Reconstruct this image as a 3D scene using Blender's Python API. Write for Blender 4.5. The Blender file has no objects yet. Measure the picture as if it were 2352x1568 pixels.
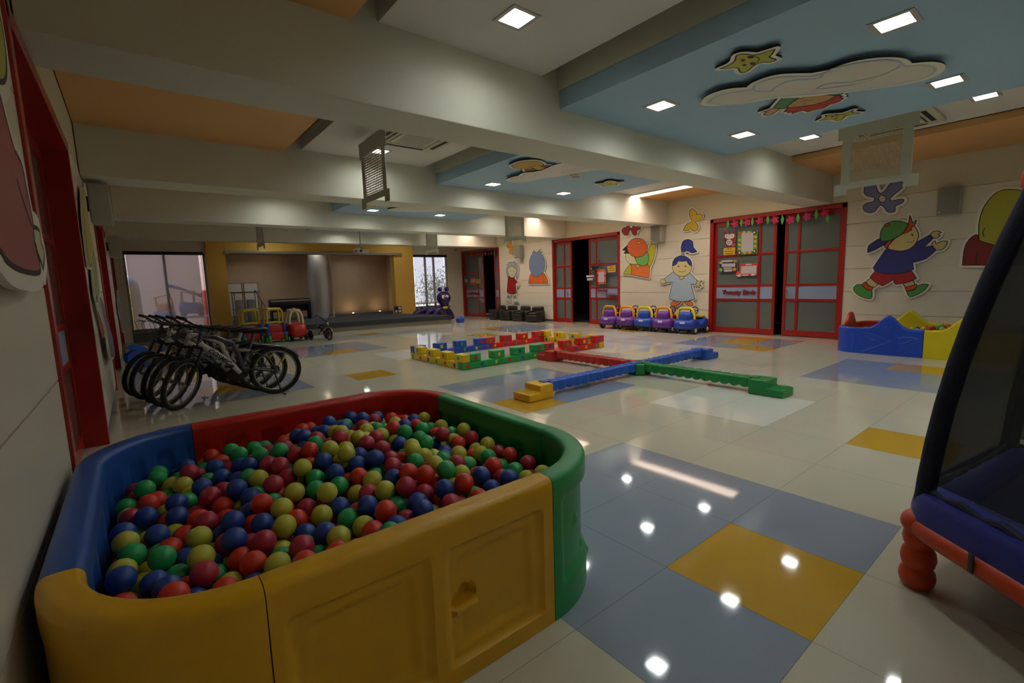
import bpy, bmesh, math, random
import numpy as np
from mathutils import Vector, Matrix
S = bpy.context.scene
COL = S.collection
PI = math.pi
# ---------------- camera, world, exposure ----------------
W0, H0, F0 = 2352., 1568., 1082.656
RC = np.array([[0.7796862981331, 0.10292501701583452, -0.6176533958263266],
               [-0.6253551801204876, 0.07767697070943957, -0.7764645432457797],
               [-0.031940181589576594, 0.9916515159539137, 0.12492836229747764]])
CP = np.array([-1.7905417198417333, -0.5616945723112764, 1.325086230658224])
cam = bpy.data.cameras.new('camera'); cam.lens = F0 / W0 * 36; cam.sensor_width = 36
cam.clip_start = 0.02; cam.clip_end = 200
camo = bpy.data.objects.new('camera', cam); COL.objects.link(camo)
M4 = Matrix([[*RC[0], CP[0]], [*RC[1], CP[1]], [*RC[2], CP[2]], [0, 0, 0, 1]])
camo.matrix_world = M4
S.camera = camo
S.view_settings.view_transform = 'Standard'; S.view_settings.look = 'None'
S.view_settings.gamma = 1; S.view_settings.use_curve_mapping = False
S.view_settings.exposure = 1.0
world = bpy.data.worlds.new('world'); S.world = world; world.use_nodes = True
bg = world.node_tree.nodes['Background']; bg.inputs[0].default_value = (0.86, 0.9, 1.0, 1); bg.inputs[1].default_value = 1.9
LAMP_E = 42.0          # emission of the ceiling lamps
COVE_E = 9.0

# ---------------- helpers ----------------
def ray(u, v): return RC @ np.array([(u - W0 / 2) / F0, -(v - H0 / 2) / F0, -1.])
def onplane(u, v, ax, val):
    d = ray(u, v); t = (val - CP[ax]) / d[ax]; return CP + t * d
def h2l(c):
    c = c.lstrip('#'); r = []
    for i in (0, 2, 4):
        x = int(c[i:i + 2], 16) / 255; r.append(x / 12.92 if x <= .04045 else ((x + .055) / 1.055) ** 2.4)
    return r
MATS = {}
def mat(name, hexc='808080', rough=.5, metal=0, var=.06, vs=6, bump=0, bs=80, coat=0, emit=0, alpha=1, trans=0, spec=.5):
    if name in MATS: return MATS[name]
    m = bpy.data.materials.new(name); m.use_nodes = True; nt = m.node_tree; b = nt.nodes['Principled BSDF']
    c = h2l(hexc); b.inputs['Roughness'].default_value = rough; b.inputs['Metallic'].default_value = metal
    b.inputs['Specular IOR Level'].default_value = spec
    if coat: b.inputs['Coat Weight'].default_value = coat; b.inputs['Coat Roughness'].default_value = .1
    if trans: b.inputs['Transmission Weight'].default_value = trans
    if alpha < 1: b.inputs['Alpha'].default_value = alpha
    if emit:
        b.inputs['Emission Color'].default_value = (*c, 1); b.inputs['Emission Strength'].default_value = emit
    tc = nt.nodes.new('ShaderNodeTexCoord')
    n = nt.nodes.new('ShaderNodeTexNoise'); n.inputs['Scale'].default_value = vs; n.inputs['Detail'].default_value = 4
    nt.links.new(tc.outputs['Object'], n.inputs['Vector'])
    r = nt.nodes.new('ShaderNodeMapRange'); r.inputs[3].default_value = 1 - var; r.inputs[4].default_value = 1 + var
    nt.links.new(n.outputs['Fac'], r.inputs[0])
    mx = nt.nodes.new('ShaderNodeVectorMath'); mx.operation = 'SCALE'; mx.inputs[0].default_value = c
    nt.links.new(r.outputs[0], mx.inputs['Scale']); nt.links.new(mx.outputs[0], b.inputs['Base Color'])
    if bump:
        n2 = nt.nodes.new('ShaderNodeTexNoise'); n2.inputs['Scale'].default_value = bs; nt.links.new(tc.outputs['Object'], n2.inputs['Vector'])
        bp = nt.nodes.new('ShaderNodeBump'); bp.inputs['Strength'].default_value = bump; bp.inputs['Distance'].default_value = .01
        nt.links.new(n2.outputs['Fac'], bp.inputs['Height']); nt.links.new(bp.outputs[0], b.inputs['Normal'])
    MATS[name] = m; return m

class MB:
    """collects shapes into one mesh"""
    def __init__(s): s.v = []; s.f = []; s.m = []; s.sm = []; s.ml = []
    def mi(s, m):
        if m not in s.ml: s.ml.append(m)
        return s.ml.index(m)
    def add(s, vs, fs, m, smooth=False):
        o = len(s.v); s.v += [tuple(float(c) for c in p) for p in vs]; k = s.mi(m)
        for f in fs: s.f.append(tuple(o + i for i in f)); s.m.append(k); s.sm.append(smooth)
        return s
    def box(s, x0, x1, y0, y1, z0, z1, m, T=None):
        vs = [(x, y, z) for x in (x0, x1) for y in (y0, y1) for z in (z0, z1)]
        if T is not None: vs = [T @ Vector(p) for p in vs]
        return s.add(vs, [(0, 1, 3, 2), (4, 6, 7, 5), (0, 4, 5, 1), (2, 3, 7, 6), (0, 2, 6, 4), (1, 5, 7, 3)], m)
    def rbox(s, cx, cy, cz, sx, sy, sz, r, m, T=None, seg=3):
        r = min(r, sx / 2 - 1e-4, sy / 2 - 1e-4, sz / 2 - 1e-4)
        bm = bmesh.new(); bmesh.ops.create_cube(bm, size=1)
        for v in bm.verts: v.co = Vector((v.co.x * sx, v.co.y * sy, v.co.z * sz))
        bmesh.ops.bevel(bm, geom=bm.edges[:], offset=r, segments=seg, profile=.5, affect='EDGES')
        vs = [v.co + Vector((cx, cy, cz)) for v in bm.verts]
        if T is not None: vs = [T @ p for p in vs]
        s.add(vs, [tuple(v.index for v in f.verts) for f in bm.faces], m, True); bm.free(); return s
    def tube(s, path, r, m, n=10, closed=False, cap=True):
        P = [Vector(p) for p in path]; N = len(P)
        R = r if isinstance(r, (list, tuple)) else [r] * N
        vs = []; prev = None
        for i in range(N):
            if closed: t = P[(i + 1) % N] - P[i - 1]
            else: t = P[min(i + 1, N - 1)] - P[max(i - 1, 0)]
            if t.length < 1e-9: t = Vector((0, 0, 1))
            t.normalize()
            if prev is None:
                a = Vector((0, 0, 1)) if abs(t.z) < .9 else Vector((1, 0, 0)); x = t.cross(a).normalized()
            else:
                x = prev - t * prev.dot(t)
                x = x.normalized() if x.length > 1e-6 else t.orthogonal().normalized()
            prev = x; y = t.cross(x)
            for k in range(n):
                a = 2 * PI * k / n; vs.append(P[i] + (x * math.cos(a) + y * math.sin(a)) * R[i])
        fs = []
        for i in range(N if closed else N - 1):
            j = (i + 1) % N
            for k in range(n): fs.append((i * n + k, i * n + (k + 1) % n, j * n + (k + 1) % n, j * n + k))
        if cap and not closed: fs += [tuple(range(n - 1, -1, -1)), tuple((N - 1) * n + k for k in range(n))]
        return s.add(vs, fs, m, True)
    def cyl(s, a, b, r, m, n=16, r1=None): return s.tube([a, b], [r, r if r1 is None else r1], m, n)
    def lathe(s, prof, m, n=24, T=None, cap=True):
        vs = []
        for r, z in prof:
            for k in range(n): a = 2 * PI * k / n; vs.append(Vector((r * math.cos(a), r * math.sin(a), z)))
        fs = []
        for i in range(len(prof) - 1):
            for k in range(n): fs.append((i * n + k, i * n + (k + 1) % n, (i + 1) * n + (k + 1) % n, (i + 1) * n + k))
        if cap: fs += [tuple(range(n - 1, -1, -1)), tuple((len(prof) - 1) * n + k for k in range(n))]
        if T is not None: vs = [T @ p for p in vs]
        return s.add(vs, fs, m, True)
    def ball(s, c, r, m, n=16, sc=(1, 1, 1), T=None):
        vs = []; h = n // 2
        for i in range(h + 1):
            t = PI * i / h
            for k in range(n): a = 2 * PI * k / n; vs.append(Vector((c[0] + r * sc[0] * math.sin(t) * math.cos(a), c[1] + r * sc[1] * math.sin(t) * math.sin(a), c[2] + r * sc[2] * math.cos(t))))
        if T is not None: vs = [T @ p for p in vs]
        fs = [(i * n + k, (i + 1) * n + k, (i + 1) * n + (k + 1) % n, i * n + (k + 1) % n) for i in range(h) for k in range(n)]
        return s.add(vs, fs, m, True)
    def prism(s, pts, f0, f1, m, mside=None, smooth_side=False):
        """pts: 2d outline; f0(p), f1(p): 3d of the front and the back"""
        n = len(pts); vs = [f0(p) for p in pts] + [f1(p) for p in pts]
        s.add(vs, [tuple(range(n)), tuple(range(2 * n - 1, n - 1, -1))], m)
        s.add(vs, [(i, n + i, n + (i + 1) % n, (i + 1) % n) for i in range(n)], mside or m, smooth_side)
        return s
    def build(s, name, parent=None, bevel=0, sub=0, autosmooth=True):
        me = bpy.data.meshes.new(name); me.from_pydata(s.v, [], s.f)
        for m in s.ml: me.materials.append(m)
        me.polygons.foreach_set('material_index', s.m); me.polygons.foreach_set('use_smooth', s.sm)
        bm = bmesh.new(); bm.from_mesh(me); bmesh.ops.remove_doubles(bm, verts=bm.verts, dist=1e-5)
        bmesh.ops.recalc_face_normals(bm, faces=bm.faces)
        if autosmooth:
            for e in bm.edges:
                if len(e.link_faces) == 2 and e.calc_face_angle(0) > .7: e.smooth = False
        bm.to_mesh(me); bm.free(); me.update()
        o = bpy.data.objects.new(name, me); COL.objects.link(o)
        if parent is not None: o.parent = parent
        if bevel:
            b = o.modifiers.new('bevel', 'BEVEL'); b.width = bevel; b.segments = 2; b.limit_method = 'ANGLE'
        if sub:
            b = o.modifiers.new('sub', 'SUBSURF'); b.levels = sub; b.render_levels = sub
        return o
def tag(o, label=None, cat=None, group=None, kind=None):
    if label: o['label'] = label
    if cat: o['category'] = cat
    if group: o['group'] = group
    if kind: o['kind'] = kind
    return o
def thing(name, loc=(0, 0, 0), rz=0, label=None, cat=None, group=None, kind=None, rot=None):
    o = bpy.data.objects.new(name, None); COL.objects.link(o); o.location = loc
    o.rotation_euler = rot if rot else (0, 0, rz); o.empty_display_size = .1
    return tag(o, label, cat, group, kind)
def dup(o, parent=None):
    c = o.copy(); COL.objects.link(c); c.parent = parent
    for ch in list(o.children): dup(ch, c)
    return c
def text_mesh(txt, size, m, T, name, parent, extrude=.004, bold=0.0, align='LEFT', shear=0):
    cu = bpy.data.curves.new(name, 'FONT'); cu.body = txt; cu.size = size; cu.extrude = extrude; cu.offset = bold
    cu.align_x = align; cu.shear = shear; cu.resolution_u = 3
    o = bpy.data.objects.new(name, cu); COL.objects.link(o)
    dg = bpy.context.evaluated_depsgraph_get(); me = bpy.data.meshes.new_from_object(o.evaluated_get(dg))
    bpy.data.objects.remove(o); bpy.data.curves.remove(cu)
    me.transform(T); me.materials.clear(); me.materials.append(m)
    r = bpy.data.objects.new(name, me); COL.objects.link(r); r.parent = parent
    return r
def spline(pts, n=6, closed=True):
    """catmull-rom through the points; a point given as (x, y, 0) is a sharp corner"""
    P = [(p[0], p[1]) for p in pts]; K = [len(p) > 2 for p in pts]; N = len(P); out = []
    for i in range(N if closed else N - 1):
        a, b = P[i], P[(i + 1) % N]
        p0 = P[i - 1] if (closed or i > 0) else a; p3 = P[(i + 2) % N] if (closed or i + 2 < N) else b
        t0 = (0, 0) if K[i] else ((b[0] - p0[0]) / 2, (b[1] - p0[1]) / 2)
        t1 = (0, 0) if K[(i + 1) % N] else ((p3[0] - a[0]) / 2, (p3[1] - a[1]) / 2)
        if K[i]: t0 = (b[0] - a[0], b[1] - a[1])
        if K[(i + 1) % N]: t1 = (b[0] - a[0], b[1] - a[1])
        for k in range(n):
            t = k / n; h1 = 2 * t**3 - 3 * t**2 + 1; h2 = t**3 - 2 * t**2 + t; h3 = -2 * t**3 + 3 * t**2; h4 = t**3 - t**2
            out.append((h1 * a[0] + h2 * t0[0] + h3 * b[0] + h4 * t1[0], h1 * a[1] + h2 * t0[1] + h3 * b[1] + h4 * t1[1]))
    if not closed: out.append(P[-1])
    return out
# ---------------- room dimensions ----------------
XL, XR, YF, YB, ZC = -2.1, 8.88, -4.2, 16.0, 3.45
BZ = 2.62
BEAMS = [(-.8, -.3), (2.83, 3.32), (6.42, 6.93), (10.0, 10.47), (13.6, 14.05)]
M_wall = mat('cream_wall_paint', 'd9d1bd', .4, var=.03, vs=3)
M_wall2 = mat('cream_plaster', 'cdc5a8', .75, var=.03, vs=2)
M_beam = mat('beam_paint', 'd2cfbe', .7, var=.03, vs=2)
M_orange = mat('orange_ceiling_paint', 'd9a567', .7, var=.03, vs=2)
M_white = mat('white_ceiling_paint', 'd8d4cc', .7, var=.02, vs=2)
M_blue = mat('sky_blue_ceiling_paint', '9dbcd2', .65, var=.03, vs=2)
M_red = mat('red_gloss_paint', '9c1a10', .3, var=.08, vs=10, coat=.3)
M_dark = mat('dark_interior', '141210', .9)
M_ochre = mat('ochre_paint', 'e2b04c', .6, var=.04, vs=3)
M_brown = mat('brown_stage_lining', 'bb9f82', .7, var=.05, vs=8)
M_grey = mat('grey_granite', '5d5a52', .35, var=.25, vs=60)

# floor: one mesh, tiles of 0.6 m coloured in blocks, gloss and joints in the material
def floor_mat(name, hexc, rough=.05):
    m = bpy.data.materials.new(name); m.use_nodes = True; nt = m.node_tree; b = nt.nodes['Principled BSDF']
    N = nt.nodes.new; L = nt.links.new; c = h2l(hexc)
    tc = N('ShaderNodeTexCoord'); sp = N('ShaderNodeSeparateXYZ'); L(tc.outputs['Object'], sp.inputs[0])
    facs = []
    for ax in (0, 1):
        md = N('ShaderNodeMath'); md.operation = 'PINGPONG'; md.inputs[1].default_value = .3; L(sp.outputs[ax], md.inputs[0])
        lt = N('ShaderNodeMath'); lt.operation = 'LESS_THAN'; lt.inputs[1].default_value = .0012; L(md.outputs[0], lt.inputs[0]); facs.append(lt)
    mxx = N('ShaderNodeMath'); mxx.operation = 'MAXIMUM'; L(facs[0].outputs[0], mxx.inputs[0]); L(facs[1].outputs[0], mxx.inputs[1])
    n = N('ShaderNodeTexNoise'); n.inputs['Scale'].default_value = 260; n.inputs['Detail'].default_value = 2; L(tc.outputs['Object'], n.inputs['Vector'])
    n2 = N('ShaderNodeTexNoise'); n2.inputs['Scale'].default_value = 1.4; L(tc.outputs['Object'], n2.inputs['Vector'])
    r = N('ShaderNodeMapRange'); r.inputs[3].default_value = .88; r.inputs[4].default_value = 1.12; L(n.outputs['Fac'], r.inputs[0])
    r2 = N('ShaderNodeMapRange'); r2.inputs[3].default_value = .95; r2.inputs[4].default_value = 1.05; L(n2.outputs['Fac'], r2.inputs[0])
    mu = N('ShaderNodeMath'); mu.operation = 'MULTIPLY'; L(r.outputs[0], mu.inputs[0]); L(r2.outputs[0], mu.inputs[1])
    sc = N('ShaderNodeVectorMath'); sc.operation = 'SCALE'; sc.inputs[0].default_value = c; L(mu.outputs[0], sc.inputs['Scale'])
    mix = N('ShaderNodeMix'); mix.data_type = 'RGBA'; L(mxx.outputs[0], mix.inputs['Factor']); L(sc.outputs[0], mix.inputs['A'])
    mix.inputs['B'].default_value = (c[0] * .45, c[1] * .45, c[2] * .42, 1)
    L(mix.outputs['Result'], b.inputs['Base Color'])
    b.inputs['Roughness'].default_value = rough; b.inputs['Specular IOR Level'].default_value = .5
    # very slight waviness from tile to tile
    bn = N('ShaderNodeTexNoise'); bn.inputs['Scale'].default_value = 2.2; L(tc.outputs['Object'], bn.inputs['Vector'])
    bp = N('ShaderNodeBump'); bp.inputs['Strength'].default_value = .05; bp.inputs['Distance'].default_value = .01
    L(bn.outputs['Fac'], bp.inputs['Height']); L(bp.outputs[0], b.inputs['Normal'])
    return m
FM = {'c': floor_mat('cream_tile', 'c2baa6'), 'b': floor_mat('blue_grey_tile', '8b93a2'), 'y': floor_mat('yellow_tile', 'bf932f'), 'w': floor_mat('white_tile', 'd4d2c6')}
tiles = {}
def block(x0, x1, y0, y1, k):
    for i in range(x0, x1):
        for j in range(y0, y1): tiles[(i, j)] = k
block(-1, 2, 0, 3, 'b'); block(0, 1, 0, 1, 'y'); block(2, 5, 5, 8, 'b'); block(2, 3, 5, 6, 'y'); block(8, 11, 0, 3, 'b'); block(10, 11, 1, 2, 'y')
block(11, 14, 5, 8, 'b'); block(11, 12, 5, 6, 'y'); block(12, 14, 6, 7, 'y'); block(4, 6, 2, 4, 'w'); block(8, 10, 8, 10, 'w'); block(11, 13, 10, 12, 'w')
block(3, 5, 12, 14, 'w'); block(6, 8, 17, 19, 'w'); block(1, 2, 10, 11, 'y'); block(4, 5, 0, 1, 'y'); block(5, 6, 20, 21, 'y'); block(8, 9, 15, 16, 'y')
block(1, 4, 15, 18, 'b'); block(2, 3, 15, 16, 'y'); block(10, 13, 15, 18, 'b'); block(10, 11, 17, 18, 'y'); block(-3, 0, 10, 13, 'b'); block(-2, -1, 11, 12, 'y')
block(5, 7, -4, -2, 'w'); block(13, 14, 11, 12, 'y')
fb = MB(); gx = [XL - .3] + [i * .6 for i in range(-3, 15)] + [XR + .3]; gy = [YF] + [j * .6 for j in range(-6, 27)] + [YB + .1]
for i in range(len(gx) - 1):
    for j in range(len(gy) - 1):
        k = tiles.get((round((gx[i] + gx[i + 1]) / 1.2 - .5), round((gy[j] + gy[j + 1]) / 1.2 - .5)), 'c')
        if i == 0 or i == len(gx) - 2: k = 'c'
        fb.add([(gx[i], gy[j], 0), (gx[i + 1], gy[j], 0), (gx[i + 1], gy[j + 1], 0), (gx[i], gy[j + 1], 0)], [(0, 1, 2, 3)], FM[k])
tag(fb.build('floor'), kind='structure')

# doors on the long walls: (y0, y1)
RD = [(2.58, 5.28), (7.92, 10.62), (13.46, 15.98)]
LD = [(2.45, 4.98), (7.95, 10.6), (13.4, 15.9)]
DZ = 2.6
GR = [.51, .94, 1.37, 1.79, 2.2]
def long_wall(name, x, sgn, doors):
    """panels between the doors with shadow grooves; x = wall face, sgn = towards outside"""
    w = MB(); T = .22
    ys = [YF] + [y for d in doors for y in d] + [YB]
    for a, b in zip(ys[::2], ys[1::2]):
        if b - a < .05: continue
        zs = [0.07] + GR + [DZ + .02]
        for z0, z1 in zip(zs[:-1], zs[1:]):
            xa, xb = x, x + sgn * .04
            w.box(*sorted((xa, xb)), a, b, z0 + .004, z1 - .004, M_wall)
        w.box(*sorted((x + sgn * .02, x + sgn * T)), a + .002, b - .002, 0, DZ + .02, M_wall2)
        w.box(*sorted((x + sgn * .006, x + sgn * T)), a + .004, b - .004, 0, .07, M_grey)
    w.box(*sorted((x + sgn * .008, x + sgn * T)), YF, YB, DZ + .02, ZC, M_wall2)
    tag(w.build(name), kind='structure')
long_wall('wall_right', XR, 1, RD); long_wall('wall_left', XL, -1, LD)
# rooms behind the long walls, closed and unlit
for nm, xa, xb in (('wall_right_outer', XR + .22, XR + 3), ('wall_left_outer', XL - 3, XL - .22)):
    w = MB(); far = xb if xa > 0 else xa
    w.box(far - .05, far + .05, YF, YB, 0, ZC, M_dark)
    w.box(xa, xb, YF - .1, YF, 0, ZC, M_dark); w.box(xa, xb, YB + .05, YB + .15, 0, ZC, M_dark)
    w.box(xa, xb, YF, YB, -.1, -.002, M_grey); w.box(xa, xb, YF, YB, ZC, ZC + .1, M_dark)
    tag(w.build(nm), kind='structure')
def holed(mb, x0, x1, y0, y1, z0, z1, m, holes):
    xs = sorted({x0, x1} | {v for h in holes for v in (h[0] - h[2], h[0] + h[2])}); ys = sorted({y0, y1} | {v for h in holes for v in (h[1] - h[2], h[1] + h[2])})
    for a, b in zip(xs[:-1], xs[1:]):
        for c, d in zip(ys[:-1], ys[1:]):
            if any(abs((a + b) / 2 - h[0]) < h[2] and abs((c + d) / 2 - h[1]) < h[2] for h in holes): continue
            mb.add([(a, c, z0), (b, c, z0), (b, d, z0), (a, d, z0)], [(0, 3, 2, 1)], m)
    mb.add([(x0, y0, z0), (x1, y0, z0), (x1, y1, z0), (x0, y1, z0), (x0, y0, z1), (x1, y0, z1), (x1, y1, z1), (x0, y1, z1)],
           [(0, 1, 5, 4), (1, 2, 6, 5), (2, 3, 7, 6), (3, 0, 4, 7), (4, 5, 6, 7)], m)
    for h in holes:
        a, b, c, d = h[0] - h[2], h[0] + h[2], h[1] - h[2], h[1] + h[2]; zz = min(z0 + .12, z1)
        mb.add([(a, c, z0), (b, c, z0), (b, d, z0), (a, d, z0), (a, c, zz), (b, c, zz), (b, d, zz), (a, d, zz)], [(0, 4, 5, 1), (1, 5, 6, 2), (2, 6, 7, 3), (3, 7, 4, 0), (4, 7, 6, 5)], m)
# end wall with two windows and the stage portal
AX0, AX1, AZ1, AY = .48, 5.84, 2.44, 18.3
wl = MB(); t0, t1 = YB, YB + .2
wl.box(XL - .2, -1.9, t0, t1, 0, ZC, M_wall); wl.box(-1.9, -.02, t0, t1, 2.46, ZC, M_wall); wl.box(-1.9, -.02, t0, t1, 0, .27, M_grey)
wl.box(6.64, 8.2, t0, t1, 2.46, ZC, M_wall); wl.box(6.64, 8.2, t0, t1, 0, .42, M_grey); wl.box(8.2, XR + .2, t0, t1, 0, ZC, M_wall)
wl.box(-.02, -.0, t0, t1, 0, ZC, M_wall)
tag(wl.build('wall_back'), kind='structure')
wl = MB(); wl.box(0, AX0, YB - .12, YB + .3, .0, ZC, M_ochre); wl.box(AX1, 6.64, YB - .12, YB + .2, 0, ZC, M_ochre); wl.box(AX0, AX1, YB - .12, YB + .3, AZ1 + .08, ZC, M_ochre)
tag(wl.build('wall_stage_portal', bevel=.006), kind='structure')
wl = MB(); wl.box(AX0 - .3, AX1 + .9, AY, AY + .1, 0, ZC, M_brown); wl.box(AX0 - .1, AX0, YB + .3, AY, 0, ZC, M_brown); wl.box(AX1 + .8, AX1 + .9, YB + .2, AY, 0, ZC, M_brown)
holed(wl, AX0 - .1, AX1 + .9, YB - .0, AY, 2.7, 2.82, M_brown, [(1.7, 17.0, .1), (3.2, 16.35, .1), (5.0, 17.2, .1)])
tag(wl.build('wall_stage_recess'), kind='structure')
wl = MB(); wl.box(XL - .2, XR + .2, YF - .2, YF, 0, ZC, M_wall); tag(wl.build('wall_front'), kind='structure')

# ceiling: slab, beams, dropped panels with holes for the lamps
cb = MB(); cb.box(XL - .2, XR + .2, YF - .2, AY, ZC, ZC + .15, M_wall2); ceil = tag(cb.build('ceiling'), kind='structure')
BAYS = [(-4.2, -.8), (-.3, 2.83), (3.32, 6.42), (6.93, 10.0), (10.47, 13.6), (14.05, 15.88)]
#        orange  white        blue          white2        cove  orange2
PX = [((XL, -.42), (-.22, 1.36), (1.58, 4.74), (4.74, 6.87), 0, 6.96),
      ((XL, -.42), (-.22, 1.36), (1.58, 4.74), (4.74, 6.87), 0, 6.96),
      ((XL, -.02), (.2, 2.07), (2.29, 5.5), (5.5, 7.38), 1, 7.72),
      ((XL, -.02), (.2, 1.5), (1.75, 5.2), (5.2, 7.38), 1, 7.72),
      ((XL, -.02), (.2, 2.0), (2.2, 5.4), (5.4, 7.38), 1, 7.72),
      ((XL, -.02), (.2, 2.0), None, (4.0, 7.0), 0, 7.2)]
LAMPS = []   # x, y, z, colour place
def rows(b): return {1: (.44, 2.22), 2: (4.05, 5.93), 3: (7.5, 9.4), 4: (11.3, 13.1), 0: (-3.3, -1.6)}[b]
for b in range(5):
    for y in rows(b):
        sh = {2: .75, 3: .1, 4: .76}.get(b, 0)
        for x, z in ((.56 + sh * .75, 3.2), (2.33 + sh, 2.95), (3.98 + sh, 2.95), (5.93 + sh * .9, 3.23)):
            if b == 4 and x < 2: continue
            LAMPS.append((x, y, z))
LAMPS += [(1.7, 15.0, 3.2), (6.0, 14.9, 3.23)]
HS = .1
for bi, (ya, yb) in enumerate(BAYS):
    o1, w1, bl, w2, cove, o2 = PX[bi]
    hl = [(x, y, HS) for x, y, z in LAMPS if ya < y < yb]
    def sub(x0, x1): return [h for h in hl if x0 < h[0] < x1]
    m = MB(); holed(m, o1[0], o1[1], ya, yb, 3.15, 3.19, M_orange, []); m.build('orange_panel', ceil)
    m = MB(); holed(m, w1[0], w1[1], ya, yb, 3.2, 3.36, M_white, sub(*w1)); m.build('white_panel', ceil)
    if bl: m = MB(); holed(m, bl[0], bl[1], ya, yb, 2.95, 3.12, M_blue, sub(*bl)); m.build('blue_panel', ceil, bevel=.008)
    m = MB(); holed(m, w2[0], w2[1], ya, yb, 3.23, 3.39, M_white, sub(*w2)); m.build('white_panel', ceil)
    m = MB(); holed(m, o2, XR, ya, yb, 3.15 if not cove else 3.19, 3.24, M_orange, []); m.build('orange_panel', ceil)
    if bl: m = MB(); m.box(bl[0] - .02, bl[0] + .12, ya, yb, 3.12, ZC, M_beam); m.build('drop_upstand', ceil)
for i, (a, b) in enumerate(BEAMS):
    m = MB(); m.box(XL, XR, a, b, BZ, ZC, M_beam); tag(m.build('trim_%d' % (i + 1), bevel=.006), kind='structure')

# ---------------- lamps ----------------
M_lens = mat('lamp_lens', 'eef6f4', .4, emit=LAMP_E, var=0)
M_lframe = mat('lamp_frame', 'b9b6ae', .35, metal=.4)
M_cove = mat('cove_tube', 'ffe9dc', .4, emit=COVE_E, var=0)
def lamp_proto():
    e = thing('ceiling_lamp')
    f = MB()
    for a in range(4):
        T = Matrix.Rotation(a * PI / 2, 4, 'Z'); f.box(-.125, .125, .093, .125, -.006, .003, M_lframe, T); f.box(-.096, .096, .0935, .0965, 0, .06, M_white, T)
    f.build('frame', e)
    l = MB(); l.box(-.094, .094, -.094, .094, .045, .055, M_lens); l.build('lens', e)
    return e
LP = lamp_proto()
BN = ['', 'nearest bay', 'second bay', 'third bay', 'fourth bay', 'last bay before the stage']
usedp = False
def place_lamp(x, y, z):
    global usedp
    o = LP if not usedp else dup(LP); usedp = True; o.location = (x, y, z); return o
M_seen = 0
for (x, y, z) in LAMPS:
    o = place_lamp(x, y, z)
    b = [i for i, (a, c) in enumerate(BAYS) if a < y < c][0]
    surf = 'left white ceiling' if x < 1.7 else ('right white ceiling' if x > 5.7 else 'blue panel')
    side = '' if (x < 1.7 or x > 5.7) else ('left-hand ' if x < 3.6 else 'right-hand ')
    rr = 'only lamp' if b == 5 else ('far row' if y == rows(b)[1] else 'near row')
    tag(o, 'square lit downlight, %s%s of the %s, %s' % (side, rr, surf, BN[b] or 'bay behind'), 'ceiling lamp', 'square ceiling downlights')
for bi in (2, 3, 4):
    ya, yb = BAYS[bi]
    m = MB(); m.box(7.42, 7.66, ya + .02, yb - .02, 3.36, 3.40, M_cove)
    o = m.build('cove_light'); tag(o, 'long warm white light strip in the ceiling slot of the %s' % BN[bi], 'light strip')
    c = MB(); c.box(7.38, 7.40, ya, yb, 3.2, ZC, M_white); c.box(7.70, 7.72, ya, yb, 3.2, ZC, M_white); c.build('cove_side', ceil)

# ---------------- windows ----------------
M_alu = mat('grey_aluminium', '8a857c', .4, metal=.5)
M_glass = mat('window_glass', 'eef4f4', .02, trans=1, var=0)
M_blind = None
def blind_material():
    m = bpy.data.materials.new('sun_screen_fabric'); m.use_nodes = True; nt = m.node_tree; N = nt.nodes.new; L = nt.links.new
    nt.nodes.remove(nt.nodes['Principled BSDF'])
    t = N('ShaderNodeBsdfTransparent'); t.inputs[0].default_value = (.95, .93, .95, 1)
    d = N('ShaderNodeBsdfDiffuse'); d.inputs[0].default_value = (.62, .56, .55, 1); tl = N('ShaderNodeBsdfTranslucent'); tl.inputs[0].default_value = (.62, .55, .57, 1)
    mx = N('ShaderNodeMixShader'); L(d.outputs[0], mx.inputs[1]); L(tl.outputs[0], mx.inputs[2])
    m2 = N('ShaderNodeMixShader'); m2.inputs[0].default_value = .5; L(t.outputs[0], m2.inputs[1]); L(mx.outputs[0], m2.inputs[2])
    L(m2.outputs[0], nt.nodes['Material Output'].inputs[0]); return m
M_blind = blind_material(); M_navy = mat('blind_cassette', '1c242c', .4)
def window(n, x0, x1, z0, z1, mull):
    e = thing('window_%d' % n, (0, 0, 0), kind='structure')
    f = MB(); w = .05
    f.box(x0, x0 + w, YB + .08, YB + .16, z0, z1, M_alu); f.box(x1 - w, x1, YB + .08, YB + .16, z0, z1, M_alu)
    f.box(x0, x1, YB + .08, YB + .16, z0, z0 + w, M_alu); f.box(x0, x1, YB + .08, YB + .16, z1 - w, z1, M_alu)
    for q in mull: f.box(q - .03, q + .03, YB + .08, YB + .16, z0, z1, M_alu)
    f.build('window_frame', e)
    g = MB(); g.box(x0 + .02, x1 - .02, YB + .115, YB + .121, z0 + .02, z1 - .02, M_glass); g.build('glass_pane', e)
    s = MB(); s.box(x0 - .02, x1 + .02, YB - .04, YB + .2, z0 - .04, z0, M_alu); s.build('window_sill', e)
window(1, -1.9, -.02, .29, 2.46, [-1.0]); window(2, 6.66, 8.2, .45, 2.46, [7.25, 7.62])
def blind(x0, x1, z0, z1, lab):
    e = thing('roller_blind', (x0, YB, z1), label=lab, cat='blind')
    c = MB(); c.rbox((x1 - x0) / 2, .03, .04, x1 - x0, .09, .09, .01, M_navy); c.build('cassette', e)
    c = MB(); c.box(.05, x1 - x0 - .12, .045, .047, z0 - z1, 0, M_blind); c.build('fabric', e)
    c = MB(); c.rbox((x1 - x0) / 2 - .03, .046, z0 - z1, x1 - x0 - .17, .02, .03, .004, M_alu); c.build('bottom_bar', e)
    c = MB(); c.tube([(x1 - x0 - .05, .02, 0), (x1 - x0 - .045, .02, z0 - z1 - .05)], .006, M_white, 6); c.build('pull_chain', e)
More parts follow.
